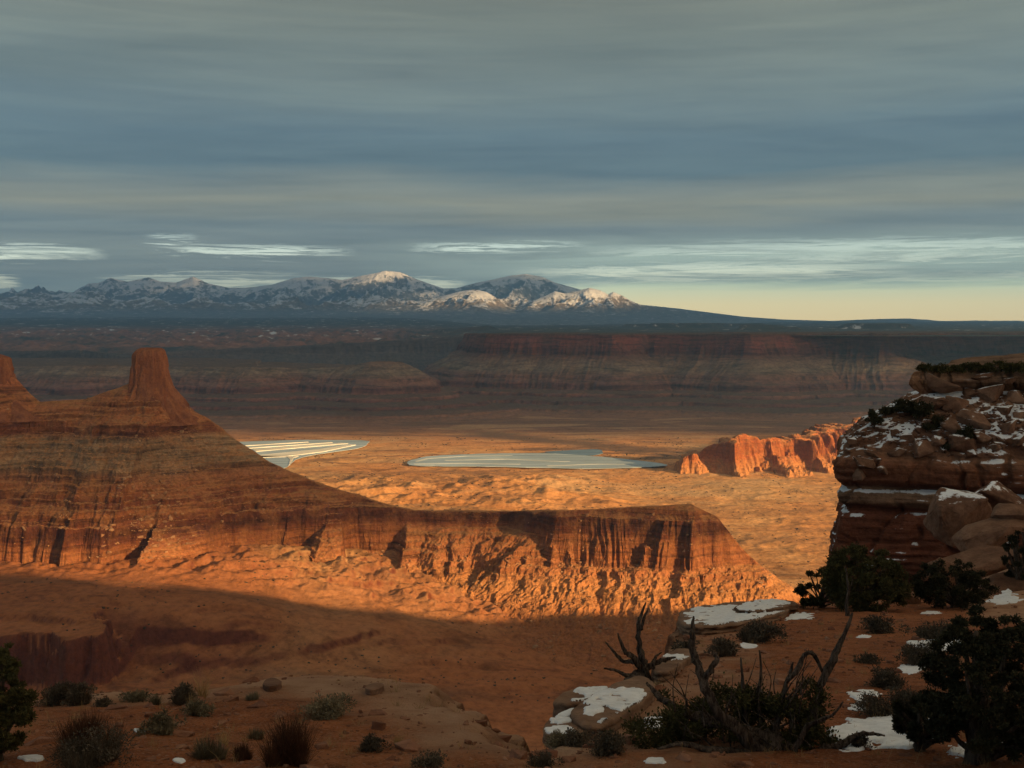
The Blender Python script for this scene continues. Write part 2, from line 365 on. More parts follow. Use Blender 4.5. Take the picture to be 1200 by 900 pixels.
def mesa_z(x, y):
    wx = x + 14 * fbm(x / 70, y / 70, 3, 40); wy = y + 14 * fbm(x / 70, y / 70, 3, 45)
    d, zc, t, side = polyline(CREST, wx, wy)
    tw = t + 22 * fbm(x / 55, y / 55, 3, 41) + 30 * fbm(x / 180, y / 180, 2, 42)
    big = ridged(tw / 165, d / 500, 3, 21); med = ridged(tw / 54 + .5 * fbm(x / 90, y / 90, 3, 48), d / 150, 4, 23); fin = ridged(tw / 17, d / 60, 3, 27)
    drop0 = sst(d, 0, 60); wing = sst(t, 1600, 2000)
    de = d + drop0 * (-(30 - 4 * wing) * (big - 0.45) * sst(d, 20, 220) - (14 + 20 * wing) * (med - 0.45) * sst(d, 8, 90) - (5 + 6 * wing) * (fin - 0.45))
    de = np.maximum(0, de - 5)
    zl = P_MESA.inv(P_MESA.run(zc) + de); dt = np.maximum(0, d + 16 * (big - .5) * sst(d, 20, 200) + 12 * (med - .5) * sst(d, 10, 120) - 4)
    # in places debris buries the cliffs; on the left half of the wing it reaches high up the wall
    bury = sst(fbm(t / 170, d / 900, 3, 37), -0.02, 0.2) * sst(t, 1950, 1750) * 0.85
    lw = sst(t, 1780, 1880) * sst(t, 2190, 2120)
    zt = P_TAL.inv(P_TAL.run(zc) + dt); zw = P_WING.inv(P_WING.run(zc) + np.maximum(0, de - 4))
    z = zl + (zt - zl) * bury; z = z + (zw - z) * lw
    # thin hard beds
    st = 15.0; q = z / st + 0.35 * fbm(x / 120, y / 120, 3, 43); fr = q - np.floor(q)
    z = z + (sst(fr, 0.15, 0.5) - fr) * st * 0.95 * sst(fbm(x / 130, z / 22, 3, 44), -0.25, 0.35) * drop0 * sst(z, -585, -520)
    q2 = z / 6.2 + .3 * fbm(x / 60, y / 60, 3, 46); f2 = q2 - np.floor(q2)
    z = z + (sst(f2, .2, .55) - f2) * 6.2 * .8 * sst(fbm(x / 80, z / 14 + y / 200, 3, 47), -.2, .3) * drop0 * sst(z, -560, -500)
    tal = sst(z, -480, -545)
    z = z + drop0 * (2.2 * fbm(x / 26, y / 26, 4, 31) + 3.2 * (ridged(x / 13, y / 13, 3, 34) - .45) * (0.75 + .5 * tal) + 1.8 * (ridged(x / 7.5, y / 7.5, 2, 38) - .45) + 3.5 * (1 - wing) * fbm(x / 60, y / 60, 5, 36, .62) - 6.0 * (ridged(x / 48, y / 48, 3, 35) - .4) * tal)
    return z
MESA_PTS = []
def build_mesa():
    X, Y = np.meshgrid(np.arange(-2100, 860, 2.6), np.arange(1830, 3010, 2.4))
    Z = mesa_z(X, Y)
    fz = floor_z(X, Y)
    rs_ = np.random.RandomState(11); fl = np.flatnonzero((Z > fz - 1).ravel() & (Y.ravel() < 2460) & (X.ravel() > -1350)); MESA_PTS.append(np.stack([X.ravel()[fl], Y.ravel()[fl], Z.ravel()[fl]], -1)[rs_.permutation(len(fl))[:40000]])
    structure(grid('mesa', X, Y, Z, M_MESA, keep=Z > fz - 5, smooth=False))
build_mesa()

def rock_mat(name, a, b_, c_, scale=0.05, bump=3.0, streak=True):
    m, g, b = new_mat(name); p, nrm = geo(g)
    n1 = g.noise(g.vm('MULTIPLY', p, (1, 1, 0.22)) if streak else p, scale, 6.0, 0.62, 0.3); n2 = g.noise(p, scale * 4, 6.0, 0.7)
    c = g.ramp(n1, [(0.28, a), (0.5, b_), (0.72, c_)])
    c = g.mix(1.0, c, g.ramp(n2, [(0.3, (0.7, 0.7, 0.7)), (0.5, (1, 1, 1)), (0.7, (1.2, 1.2, 1.2))]), 'MULTIPLY')
    g.put(b.inputs['Base Color'], c); g.put(b.inputs['Normal'], g.bump(g.m('ADD', n1, n2), 0.9, bump))
    return m
M_SPIRE = rock_mat('spire_sandstone', (0.17, 0.062, 0.032), (0.27, 0.10, 0.045), (0.36, 0.15, 0.07), 0.06, 4.0)
def spire(name, label, base, top_pts, zb, zt, seed):
    """fluted column: outline half-widths (x left, x right, depth) by height fraction"""
    NA, NL = 128, 70
    f = np.linspace(0, 1, NL)[:, None]; a = np.linspace(0, 2 * np.pi, NA, endpoint=False)[None, :]
    hl = np.interp(f, [p[0] for p in top_pts], [p[1] for p in top_pts]); hr = np.interp(f, [p[0] for p in top_pts], [p[2] for p in top_pts])
    hd = 0.5 * (hl + hr) * 0.8
    ca, sa = np.cos(a), np.sin(a)
    ca = np.sign(ca) * np.abs(ca) ** 0.75; sa = np.sign(sa) * np.abs(sa) ** 0.75
    aw = a + .12 * np.sin(f * 9 + 3 * np.sin(2 * a) + seed)
    lev = np.floor(f * 7 + .8 * np.sin(3 * a + seed))
    fl = 1 + .07 * pn(np.cos(aw) * 3 + lev * 1.7, np.sin(aw) * 3 + lev, seed + 7) - .10 * sst(ridged(np.cos(aw) * 2.2 + 5 * seed, np.sin(aw) * 2.2 + .25 * f, 2, seed + 9), .72, .95) + 0.13 * (ridged(np.cos(a) * 2.6 + 7 * seed + 0 * f, np.sin(a) * 2.6 + 0.5 * f, 4, seed) - 0.5) + 0.06 * fbm(np.cos(a) * 2 + 5 * f, np.sin(a) * 2 + 8 * f, 4, seed + 3)
    x = np.where(ca > 0, hr, hl) * ca * fl; y = hd * sa * fl
    z = zb + (zt - zb) * f + 0 * a + 5 * fbm(np.cos(a) * 1.5 + 3, np.sin(a) * 1.5 + seed, 3, seed) * sst(f, 0.8, 1)
    V = np.stack([x, y, z], -1).reshape(-1, 3)
    V = np.vstack([V, [[0, 0, zt + 2]]]); Fc = grid_faces(NL, NA, True)
    c = NL * NA; k = (NL - 1) * NA; j = np.arange(NA)
    capf = np.stack([k + j, k + (j + 1) % NA, np.full(NA, c), np.full(NA, c)], -1)
    me = bpy.data.meshes.new(name); me.from_pydata(V.tolist(), [], [tuple(q) for q in Fc] + [tuple(q[:3]) for q in capf]); me.polygons.foreach_set('use_smooth', [True] * len(me.polygons))
    o = link(name, me, M_SPIRE); o.location = (base[0], base[1], 0)
    return o
b1 = pix(174, 450, 2450)
spire('rock_spire', '', b1, [(0, 95, 130), (0.15, 78, 96), (0.27, 60, 80), (0.38, 46, 66), (0.5, 41, 54), (0.65, 38, 47), (0.8, 35, 42), (0.92, 34, 40), (0.97, 26, 38), (1, 14, 30)], -235, pix(174, 408, 2450)[2], 3)
tag(bpy.data.objects['rock_spire'], 'tall square-topped sandstone spire standing whole on the crest of the left mesa', 'rock spire')
b2 = pix(-12, 440, 2450)
o2 = spire('rock_spire', '', b2, [(0, 120, 150), (0.2, 80, 104), (0.35, 62, 76), (0.5, 50, 58), (0.8, 44, 49), (0.95, 40, 44), (1, 22, 24)], -225, pix(0, 416, 2450)[2], 5)
tag(o2, 'sandstone spire cut by the left edge of the photo', 'rock spire')

# ------------------------------------------------------------------ fluted orange butte out in the valley
P_BUTTE = Profile(-380, [(-430, 1.0), (-480, 2.6), (-500, .7), (-560, 2.2), (-618, 0.7), (-720, 0.3)])
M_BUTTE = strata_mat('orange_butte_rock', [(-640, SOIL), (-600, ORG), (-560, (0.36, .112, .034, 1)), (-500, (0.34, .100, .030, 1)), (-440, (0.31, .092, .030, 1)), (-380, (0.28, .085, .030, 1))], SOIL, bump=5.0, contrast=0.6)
def build_butte():
    C = [pix(*a) for a in ((786, 545, 4420), (806, 532, 4400), (832, 524, 4380), (858, 514, 4385), (872, 511, 4400), (890, 517, 4420), (905, 511, 4430), (930, 514, 4480), (955, 507, 4620), (985, 499, 4800), (1020, 490, 5000), (1090, 485, 5100), (1220, 480, 5300))]
    X, Y = np.meshgrid(np.arange(480, 2700, 4.2), np.arange(3950, 5500, 4.2))
    wx = X + 26 * fbm(X / 120, Y / 120, 3, 61); wy = Y + 26 * fbm(X / 120, Y / 120, 3, 66)
    d, zc, t, s = polyline(C, wx, wy)
    de = d + 46 * fbm(X / 60, Y / 60, 4, 79) * sst(d, 10, 80) - sst(d, 0, 60) * (165 * (ridged(t / 135, d / 900, 2, 71) - 0.42) + 22 * (ridged(t / 42, d / 300, 3, 73) - 0.45) + 12 * (ridged(t / 15, d / 90, 2, 75) - .45))
    Z = P_BUTTE.inv(P_BUTTE.run(zc) + np.maximum(0, de - 12)) + sst(d, 0, 40) * 6 * (ridged(X / 26, Y / 26, 4, 78, .6) - .4) + 9 * fbm(X / 45, Y / 45, 5, 77, .65) + 30 * fbm(t / 110, 0 * t, 4, 80) * sst(d, 90, 10)
    structure(grid('butte', X, Y, Z, M_BUTTE, keep=Z > floor_z(X, Y) - 6, smooth=False))
build_butte()

# ------------------------------------------------------------------ far canyon wall
FW = [(-640, (0.19, .105, .07, 1)), (-600, (0.15, .075, .052, 1)), (-575, (0.10, .045, .036, 1)), (-540, (0.105, .045, .036, 1)), (-515, (0.17, .085, .062, 1)), (-470, (0.095, .040, .036, 1)), (-440, (0.155, .078, .060, 1)), (-390, (0.155, .088, .066, 1)), (-360, (0.17, .13, .092, 1)), (-300, (0.16, .105, .074, 1)),
      (-265, (0.115, .056, .040, 1)), (-235, (0.090, .036, .031, 1)), (-160, (0.175, .058, .042, 1)), (-110, (0.15, .052, .040, 1)), (-80, (0.05, .045, .032, 1))]
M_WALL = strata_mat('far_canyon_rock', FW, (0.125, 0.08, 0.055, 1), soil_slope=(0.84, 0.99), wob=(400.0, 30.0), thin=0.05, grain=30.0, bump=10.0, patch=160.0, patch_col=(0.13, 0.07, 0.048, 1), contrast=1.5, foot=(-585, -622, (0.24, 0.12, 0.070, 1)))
M_WALL2 = strata_mat('distant_canyon_rock', [(-640, (.13, .095, .085, 1)), (-400, (.11, .085, .078, 1)), (-300, (.10, .08, .074, 1)), (-200, (.09, .068, .062, 1))], (.11, .092, .082, 1), wob=(600.0, 40.0), thin=0.04, grain=40.0, bump=10.0, patch=220.0, contrast=.8)
P_WALL = Profile(-40, [(-95, 2.0), (-250, 2.6), (-400, 0.50), (-425, 1.6), (-455, 0.50), (-500, 1.8), (-518, 0.14), (-542, 1.2), (-556, 0.06), (-580, 1.0), (-592, 0.05), (-606, .8), (-628, 0.12), (-760, 0.3)])
P_WALL2 = Profile(-40, [(-95, 2.0), (-215, 1.6), (-340, 2.4), (-470, .55), (-505, 1.8), (-545, 0.32), (-625, 0.12), (-760, 0.3)])
def wall_field(C, X, Y, seed, amp=1.0, back=0.0, prof=None):
    prof = prof or P_WALL
    wx = X + 60 * fbm(X / 500, Y / 500, 3, seed); wy = Y + 60 * fbm(X / 500, Y / 500, 3, seed + 4)
    d, zc, t, s = polyline(C, wx, wy)
    # the mesa top lies behind the rim: no drop on the far side
    zc = np.where(s > 0, zc - back * d, zc); d = np.where(s > 0, 0.0, d)
    e = sst(d, 0, 90)
    de = d - e * amp * (70 * (ridged(t / 620, d / 3000, 3, seed + 8) - .45) * sst(d, 60, 500) + 46 * (ridged(t / 190, d / 900, 4, seed + 11) - .45) + 24 * (ridged(t / 60, d / 400, 3, seed + 14) - .45))
    return prof.inv(prof.run(zc) + np.maximum(0, de)) + 9 * fbm(X / 90, Y / 90, 5, seed + 17, .6), s
def build_wall():
    A = [pix(*a) for a in ((440, 391, 13500), (520, 391, 11500), (552, 391, 9300), (556, 391, 8750), (572, 391, 8500), (640, 391, 8350), (720, 392, 8150), (760, 392, 8400), (800, 392, 8300), (880, 391, 8000), (960, 391, 8350), (1040, 391, 8200), (1130, 390, 8500), (1400, 390, 8300))]
    B = [pix(*a) for a in ((-420, 432, 7600), (-150, 432, 7500), (20, 430, 7700), (100, 428, 7500), (190, 430, 7700), (300, 430, 7600), (350, 432, 7800), (400, 430, 7700), (440, 424, 7600), (470, 424, 7700), (500, 440, 8000), (520, 446, 8700), (500, 446, 9600))]
    Cb = [pix(*a) for a in ((-420, 412, 9800), (-100, 412, 10000), (60, 411, 9800), (90, 410, 9700), (105, 415, 10200), (190, 412, 10800), (330, 406, 11400), (440, 400, 11800), (560, 393, 12000), (700, 391, 13000))]
    X, Y = np.meshgrid(np.arange(-5200, 5200, 9.0), np.arange(5900, 9700, 9.0))
    ZA, sA = wall_field(A, X, Y, 100)
    ZB, sB = wall_field(B, X, Y, 130, 0.8)
    rough = 6 * fbm(X / 200, Y / 200, 4, 160)
    Z = np.maximum(ZA, ZB) + rough * 0.3
    structure(grid('canyon_wall', X, Y, Z, M_WALL, keep=Z > floor_z(X, Y) - 8, smooth=False))
    X, Y = np.meshgrid(np.arange(-7600, 1500, 13.0), np.arange(9300, 13600, 13.0))
    ZC, sC = wall_field(Cb, X, Y, 180, 1.0, 0.10, P_WALL2)
    structure(grid('canyon_wall', X, Y, np.maximum(ZC, -620), M_WALL2))
build_wall()

# ------------------------------------------------------------------ plateau beyond the canyon, with red domes on the left
def build_plateau():
    n, m = 420, 1150
    r = np.exp(np.linspace(math.log(8450), math.log(56000), n))[:, None]; th = np.linspace(-0.62, 0.62, m)[None, :]
    Yf = r * np.cos(th); X = r * np.sin(th); Y = Yf + 0 * th
    a = 600 + F * np.tan(th)
    left = np.interp(Yf, [8000, 10400, 11800, 13500, 16000, 20000, 27000, 36000, 60000], [440, 425, 412, 404, 396, 387, 377, 371, 369])
    right = np.interp(Yf, [8000, 8700, 12000, 16000, 22000, 30000, 42000, 60000], [394, 391.5, 389, 386.5, 383, 380, 377.5, 376])
    k = sst(a + 0 * r, 470, 600)
    py = left * (1 - k) + right * k
    Z = tanz(py) * Yf
    dome = ridged(X / 520, Y / 900, 4, 201) * 0.6 + np.abs(fbm(X / 260, Y / 420, 3, 205)) * 0.9
    Z = Z + (1 - k) * 120 * (dome - 0.35) * sst(Yf, 11600, 13500) * sst(Yf, 23000, 17000) + 25 * fbm(X / 1500, Y / 1500, 5, 207) * sst(Yf, 9500, 16000)
    # small far mesas on the right
    Z = Z + k * 90 * sst(fbm(X / 2600, Y / 2200, 3, 211), 0.28, 0.36) * sst(Yf, 14000, 17000) * sst(Yf, 26000, 20000)
    Z = Z - (1 - k) * 420 * sst(Yf, 12500, 11700)
    m_, g, b = new_mat('plateau_scrub'); p, nrm = geo(g); xx, yy, zz = g.sep(p)
    n1 = g.noise(p, 1 / 1500.0, 6.0, 0.6); n2 = g.noise(g.vm('MULTIPLY', p, (1, 0.5, 1)), 1 / 260.0, 6.0, 0.68)
    red = g.ramp(n2, [(0.35, (0.07, 0.06, 0.04)), (0.5, (0.24, 0.105, 0.06)), (0.68, (0.36, 0.17, 0.10))])
    scrub = g.ramp(n2, [(0.35, (0.030, 0.036, 0.028)), (0.55, (0.06, 0.062, 0.045)), (0.7, (0.13, 0.09, 0.06))])
    wleft = g.m('MULTIPLY', g.rng(g.m('DIVIDE', xx, yy), -0.02, -0.14), g.m('MULTIPLY', g.rng(yy, 11500, 12800), g.rng(yy, 25000, 19000)))
    c = g.mix(g.m('MULTIPLY', wleft, g.rng(n1, 0.30, 0.50)), scrub, red)
    c = g.mix(g.m('MULTIPLY', g.rng(n2, 0.60, 0.66), g.rng(yy, 13000, 15500)), c, (0.72, 0.74, 0.76, 1))
    g.put(b.inputs['Base Color'], c); g.put(b.inputs['Normal'], g.bump(n2, 0.6, 60.0))
    structure(grid('plateau', X, Y, Z, m_, keep=(a + 0 * r > 548) | (Yf + 0 * a > 11650)))
build_plateau()

# ------------------------------------------------------------------ snowy mountains
SKY1 = [(-400, 345), (-200, 336), (-60, 334), (0, 334), (25, 328), (45, 325), (62, 329), (85, 332), (105, 324), (118, 327), (132, 324), (150, 330), (176, 325), (190, 330), (208, 331), (228, 324), (245, 332), (268, 337), (290, 337), (318, 334), (345, 326), (362, 324), (385, 326), (402, 328), (425, 323), (441, 320), (452, 317), (470, 319), (488, 327),
        (505, 333), (520, 338), (534, 338), (560, 331), (580, 327), (598, 323), (616, 321), (634, 324), (650, 331), (668, 336), (690, 342), (712, 348), (730, 352), (750, 357), (790, 361), (830, 366), (870, 371), (920, 374.5), (975, 376), (1020, 374), (1065, 373), (1100, 375), (1150, 374), (1200, 374.5), (1500, 374)]
SKY2 = [(380, 372), (440, 362), (490, 355), (505, 351), (522, 346), (540, 341), (556, 339), (570, 342), (582, 349), (592, 358), (604, 361), (618, 355), (636, 348), (650, 341), (662, 344), (676, 341), (690, 337), (703, 340), (712, 345), (718, 342), (728, 346), (740, 353), (752, 358), (800, 364), (860, 372), (900, 376)]
def build_mountains():
    n, m = 420, 1900
    r = np.concatenate([np.linspace(27000, 38000, 90), np.linspace(38000, 49500, n - 90)])[:, None]; th = np.linspace(-0.56, 0.56, m)[None, :]
    Yf = r * np.cos(th); X = r * np.sin(th); a = 600 + F * np.tan(th) + 0 * r
    R1 = 46500.0
    H1 = tanz(np.interp(a, [q[0] for q in SKY1], [q[1] for q in SKY1])) * R1
    H2 = tanz(np.interp(a, [q[0] for q in SKY2], [q[1] for q in SKY2], left=400, right=400)) * 40500.0
    base = tanz(np.interp(Yf, [26000, 31000, 36000, 42000, 60000], [383, 376, 370, 364, 362])) * Yf * 1.0
    right_base = tanz(np.interp(Yf, [26000, 36000, 46500, 60000], [386, 381, 378, 378])) * Yf
    k = sst(a, 560, 960); base = base * (1 - k) + right_base * k
    warp = 700 * fbm(X / 3000, Yf / 3000, 3, 300)
    s1 = np.clip(1 - np.abs(Yf + warp * sst(np.abs(Yf - R1), 0, 2500) - R1) / 8200, 0, 1) ** 1.25
    rg = ridged(X / 2400 + fbm(X / 3000, Yf / 3000, 2, 5) * .4, Yf / 3600, 6, 305, 0.55)
    e = np.abs(Yf - R1) / 8200
    z1 = base + (H1 - base) * s1 * (1 - (0.85 * (1 - rg)) * sst(e, 0.0, 0.16) * 0.95) + (rg - .5) * 260 * sst(e, .05, .4) * sst(s1, 0, .3) * (1 - k)
    e2 = np.abs(Yf - 40500.0) / 3600
    s2 = np.clip(1 - e2, 0, 1) ** 1.1
    rg2 = ridged(X / 1500, Yf / 2600, 5, 315, .55)
    z2 = base + (H2 - base) * s2 * (1 - 0.7 * (1 - rg2) * sst(e2, 0, .25))
    Z = np.maximum(np.maximum(z1, z2), base + 60 * fbm(X / 900, Yf / 900, 5, 320) * (1 - .6 * k))
    m_, g, b = new_mat('snowy_mountain'); p, nrm = geo(g); xx, yy, zz = g.sep(p); up = g.sep(nrm)[2]
    n1 = g.noise(p, 1 / 900.0, 7.0, 0.65); n2 = g.noise(p, 1 / 260.0, 6.0, 0.68)
    forest = g.ramp(n2, [(0.3, (0.10, 0.118, 0.13)), (0.55, (0.17, 0.19, 0.20)), (0.68, (0.34, 0.35, 0.36))])
    front = g.m('MULTIPLY', g.rng(yy, 43400, 42400), g.rng(zz, 350, 650))
    forest = g.mix(front, forest, g.ramp(n2, [(.35, (.10, .085, .06)), (.6, (.30, .23, .15))]))
    alt = g.rng(zz, 100, 1700)
    sn = g.m('ADD', g.m('ADD', alt, g.m('MULTIPLY', g.m('SUBTRACT', n1, 0.5), 2.6)), g.m('MULTIPLY', g.m('SUBTRACT', n2, 0.5), 2.6))
    sn = g.m('ADD', sn, g.m('MULTIPLY', g.m('MULTIPLY', g.rng(yy, 43200, 42200), g.rng(zz, 420, 800)), 0.40))
    sn = g.m('ADD', sn, g.m('MULTIPLY', g.m('SUBTRACT', up, 0.86), 0.9))
    sn = g.rng(g.m('SUBTRACT', sn, 0.16), 0.46, 0.78)
    c = g.mix(sn, forest, g.ramp(n2, [(0.3, (0.62, 0.63, 0.66)), (0.6, (0.78, 0.79, 0.81))]))
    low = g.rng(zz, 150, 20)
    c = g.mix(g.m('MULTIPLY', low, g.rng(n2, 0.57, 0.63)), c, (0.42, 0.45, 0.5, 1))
    g.put(b.inputs['Base Color'], c); g.put(b.inputs['Normal'], g.bump(g.m('ADD', n1, n2), 0.7, 90.0))
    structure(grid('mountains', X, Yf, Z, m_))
build_mountains()

# ------------------------------------------------------------------ evaporation ponds
def pond_mat(name, col, rough=0.25):
    m, g, b = new_mat(name); p, _ = geo(g)
    n = g.noise(g.vm('MULTIPLY', p, (0.22, 1.9, 1)), 1 / 110.0, 5.0, .6, .3)
    g.put(b.inputs['Base Color'], g.ramp(n, [(.3, [c * .68 for c in col[:3]]), (.5, col), (.62, [min(.9, c * 1.2) for c in col[:3]]), (.7, [min(.9, c * 1.5) for c in col[:3]])]))
    b.inputs['Roughness'].default_value = rough; b.inputs['Specular IOR Level'].default_value = 0.5
    return m
M_BRINE = pond_mat('brine_water', (0.48, 0.56, 0.56, 1)); M_DARKBRINE = pond_mat('deep_brine', (0.17, 0.25, 0.30, 1)); M_SALT = pond_mat('salt_crust', (0.74, 0.70, 0.60, 1), 0.8); M_SHOAL = pond_mat('salt_shoal', (0.56, 0.58, 0.54, 1), 0.7)
POND_Z = -612.0
def slab(name, pts, z, mat, h=1.5):
    """flat polygon with a little thickness, outline from photo pixels on the plane z"""
    P = [ground_pt(a, b, z) for a, b in pts]; n = len(P)
    V = [(p[0], p[1], z) for p in P] + [(p[0], p[1], z - h) for p in P]
    Fs = [tuple(range(n)), tuple(range(2 * n - 1, n - 1, -1))] + [(i, n + i, n + (i + 1) % n, (i + 1) % n) for i in range(n)]
    me = bpy.data.meshes.new(name); me.from_pydata(V, [], Fs); me.update()
    bm = bmesh.new(); bm.from_mesh(me); bmesh.ops.recalc_face_normals(bm, faces=bm.faces); bm.to_mesh(me); bm.free()
    return structure(link(name, me, mat))
def smooth_outline(pts, k=6, jit=0.0, seed=1):
    P = np.array(pts, float); n = len(P); out = []; rs = random.Random(seed)
    for i in range(n):
        p0, p1, p2, p3 = P[i - 1], P[i], P[(i + 1) % n], P[(i + 2) % n]
        for j in range(k):
            t = j / k
            q = 0.5 * ((2 * p1) + (-p0 + p2) * t + (2 * p0 - 5 * p1 + 4 * p2 - p3) * t * t + (-p0 + 3 * p1 - 3 * p2 + p3) * t ** 3)
            out.append((q[0] + rs.uniform(-jit, jit), q[1] + rs.uniform(-jit, jit) * 0.15))
    return out
slab('pond', smooth_outline([(255, 520), (300, 517), (360, 515.5), (425, 516), (431, 519), (420, 525), (380, 531), (350, 537), (338, 546), (325, 549), (300, 543), (270, 532)], 5, 1.0, 2), POND_Z, M_BRINE)
for pts in (((285, 521.7), (360, 517.4), (362, 517.8), (286, 522.4)), ((290, 524.4), (388, 518.0), (390, 518.5), (291, 525.2)), ((296, 526.6), (400, 518.9), (408, 519.6), (300, 528.8)), ((303, 533), (375, 526), (412, 520.5), (417, 521.2), (380, 529), (340, 534), (305, 536)), ((300, 536), (336, 535), (340, 538), (338, 546), (342, 540), (344, 536), (350, 534.5), (300, 534))):
    slab('salt_dike', pts, POND_Z + 1.6, M_SALT, 2.4)
slab('pond', smooth_outline([(478, 541), (500, 535), (540, 532.5), (600, 531), (660, 531.5), (690, 534), (735, 538), (778, 543.5), (772, 546.5), (700, 549), (640, 548), (570, 546.5), (510, 546), (482, 545)], 6, 1.2, 4), POND_Z, M_BRINE)
slab('pond', smooth_outline([(640, 529), (690, 526.5), (703, 527), (706, 531), (690, 533.5), (650, 531)], 5, 0.6, 5), POND_Z + 0.3, M_DARKBRINE)
for pts in (((486, 540.5), (500, 536.6), (545, 534.0), (600, 533.4), (601, 533.7), (546, 534.5), (502, 537.4), (488, 541)), ((520, 539.0), (590, 537.4), (668, 540.6), (655, 540.9), (590, 538.2), (522, 539.5)), ((484, 543.2), (540, 542.4), (610, 543.6), (608, 544), (540, 543.1), (486, 543.9)), ((640, 545.5), (700, 543.2), (760, 544), (700, 544), (642, 546))):
    slab('salt_shoal', pts, POND_Z + 0.5, M_SHOAL, 1.2)

# ------------------------------------------------------------------ plateau the viewer stands on, running back toward the sun, with an unseen right-hand spur shaped to shade the basin
def build_back():
    X, Y = np.meshgrid(np.arange(-1500, 7500, 25.0), np.arange(-4500, 900, 20.0))
    edge = np.interp(X, [-1500, -200, 300, 380, 560, 700, 2700, 3300, 6000, 7500], [-80, -60, -80, -40, 640, 700, 700, 0, -700, -1200]) + 50 * fbm(X / 300, Y / 300, 4, 401)
    top = np.interp(X, [-1500, 0, 380, 560, 776, 1552, 2226, 2700, 4200, 7500], [-8, -6, -4, -15, -70, -140, -102, -104, -130, -160]) + 6 * fbm(X / 160, Y / 160, 4, 405)
    Z = np.maximum(-700, top - np.maximum(0, Y - edge) * 3.2)
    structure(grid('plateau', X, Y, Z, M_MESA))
build_back()

# ------------------------------------------------------------------ clouds (they shade the land; the deck seen ahead is the sky)
def cloud_mat():
    m = bpy.data.materials.new('cloud_vapour'); m.use_nodes = True; nt = m.node_tree; nt.nodes.clear(); g = G(nt)
    out = g.n('ShaderNodeOutputMaterial'); tr = g.n('ShaderNodeBsdfTransparent'); df = g.n('ShaderNodeBsdfDiffuse'); tl = g.n('ShaderNodeBsdfTranslucent')
    df.inputs[0].default_value = (.85, .85, .87, 1); tl.inputs[0].default_value = (.85, .85, .87, 1)
    m1 = g.n('ShaderNodeMixShader'); m1.inputs[0].default_value = 0.5; nt.links.new(df.outputs[0], m1.inputs[1]); nt.links.new(tl.outputs[0], m1.inputs[2])
    at = g.n('ShaderNodeAttribute', attribute_name='vapour')
    m2 = g.n('ShaderNodeMixShader'); nt.links.new(at.outputs['Fac'], m2.inputs[0]); nt.links.new(tr.outputs[0], m2.inputs[1]); nt.links.new(m1.outputs[0], m2.inputs[2])
    nt.links.new(m2.outputs[0], out.inputs['Surface']); return m
M_CLOUD = cloud_mat()
COT = 1 / math.tan(R(SUN_EL)); KX, KY = S_H[0] * COT, S_H[1] * COT         # shift toward the sun per metre of height
def cloud(name, xs, ys, H, dens, thick):
    """cloud sheet with a lumpy top and underside; dens(u, v) is its opacity, u, v = the spot it shades at eye level"""
    X, Y = np.meshgrid(xs, ys); D = np.clip(dens(X - H * KX, Y - H * KY), 0, 1)
    D = D * sst(X, xs[0], xs[0] + 600) * sst(X, xs[-1], xs[-1] - 600)
    lump = fbm(X / (thick * 6), Y / (thick * 6), 4, 501)
    Zb = H - thick * 0.3 * D * (1 + lump * .6) ; Zt = H + thick * (0.15 + D) * (1 + lump * .6)
    n, m = X.shape; V = np.concatenate([np.stack([X, Y, Zb], -1).reshape(-1, 3), np.stack([X, Y, Zt], -1).reshape(-1, 3)])
    Fb = grid_faces(n, m); kp = D.reshape(-1)[Fb].max(1) > 0.02; Fb = Fb[kp]
    Fc = np.concatenate([Fb[:, ::-1], Fb + n * m])
    a = 1 - np.sqrt(1 - np.minimum(D.reshape(-1), 0.9995)); a = np.concatenate([a, a])
    used = np.zeros(len(V), bool); used[Fc.ravel()] = True; idx = np.cumsum(used) - 1
    me = mesh_np(name, V[used], idx[Fc]); at = me.attributes.new('vapour', 'FLOAT', 'POINT'); at.data.foreach_set('value', a[used].astype(np.float32))
    return structure(link(name, me, M_CLOUD))
def low_dens(u, v):
    w = 160 * fbm(u / 900, v / 900, 4, 511)
    near = sst(u + w, 950, 250) * sst(v + w, 1300, 300)                                  # over the viewer's rim
    lim = np.clip(2900 - (u - 900) * 3.5, 1330, 2900)
    mesa_ = 0.92 * sst(v + .5 * w, 700, 980) * sst(u + w, 2450, 2050) * sst(v, lim + 150, lim - 150)      # thinner, over the left mesa and the crest of its wing
    far = (0.975 + 0.025 * sst(v, 4500, 6500)) * sst(v + 2.6 * w + 0.12 * (u - 3200), 3300, 4250) * sst(v, 9900, 9000)           # over the far canyon wall
    rift = 1 - 0.75 * np.exp(-((u - 4300) / 180) ** 2 - ((v - 6900) / 500) ** 2)
    return np.maximum(np.maximum(near, mesa_), 0.92 * far * rift)
H_LOW = 2500.0
cloud('cloud', np.arange(3500, 22000, 60.0), np.arange(-13000, 3600, 60.0), H_LOW, low_dens, 90.0)
def high_dens(u, v):
    w = 500 * fbm(u / 3000, v / 3000, 4, 531)
    D = 0.97 * sst(v, 7600, 8800)
    def win(px_, py_, Y, rx, ry, s):
        p = pix(px_, py_, Y); uc = p[0] - p[2] * KX; vc = p[1] - p[2] * KY
        return 1 - s * np.exp(-((u + w - uc) / rx) ** 2 - ((v - vc) / ry) ** 2)
    for q in ((548, 352, 40000, 1900, 3200, 1.0), (685, 350, 40000, 2700, 3200, 1.0), (460, 326, 45800, 900, 1800, 0.8), (500, 345, 44000, 900, 1500, .5), (230, 332, 45500, 800, 1800, .35)):
        D = D * win(*q)
    return D
cloud('cloud', np.arange(-2000, 66000, 300.0), np.arange(-27000, 25000, 300.0), 9000.0, high_dens, 250.0)

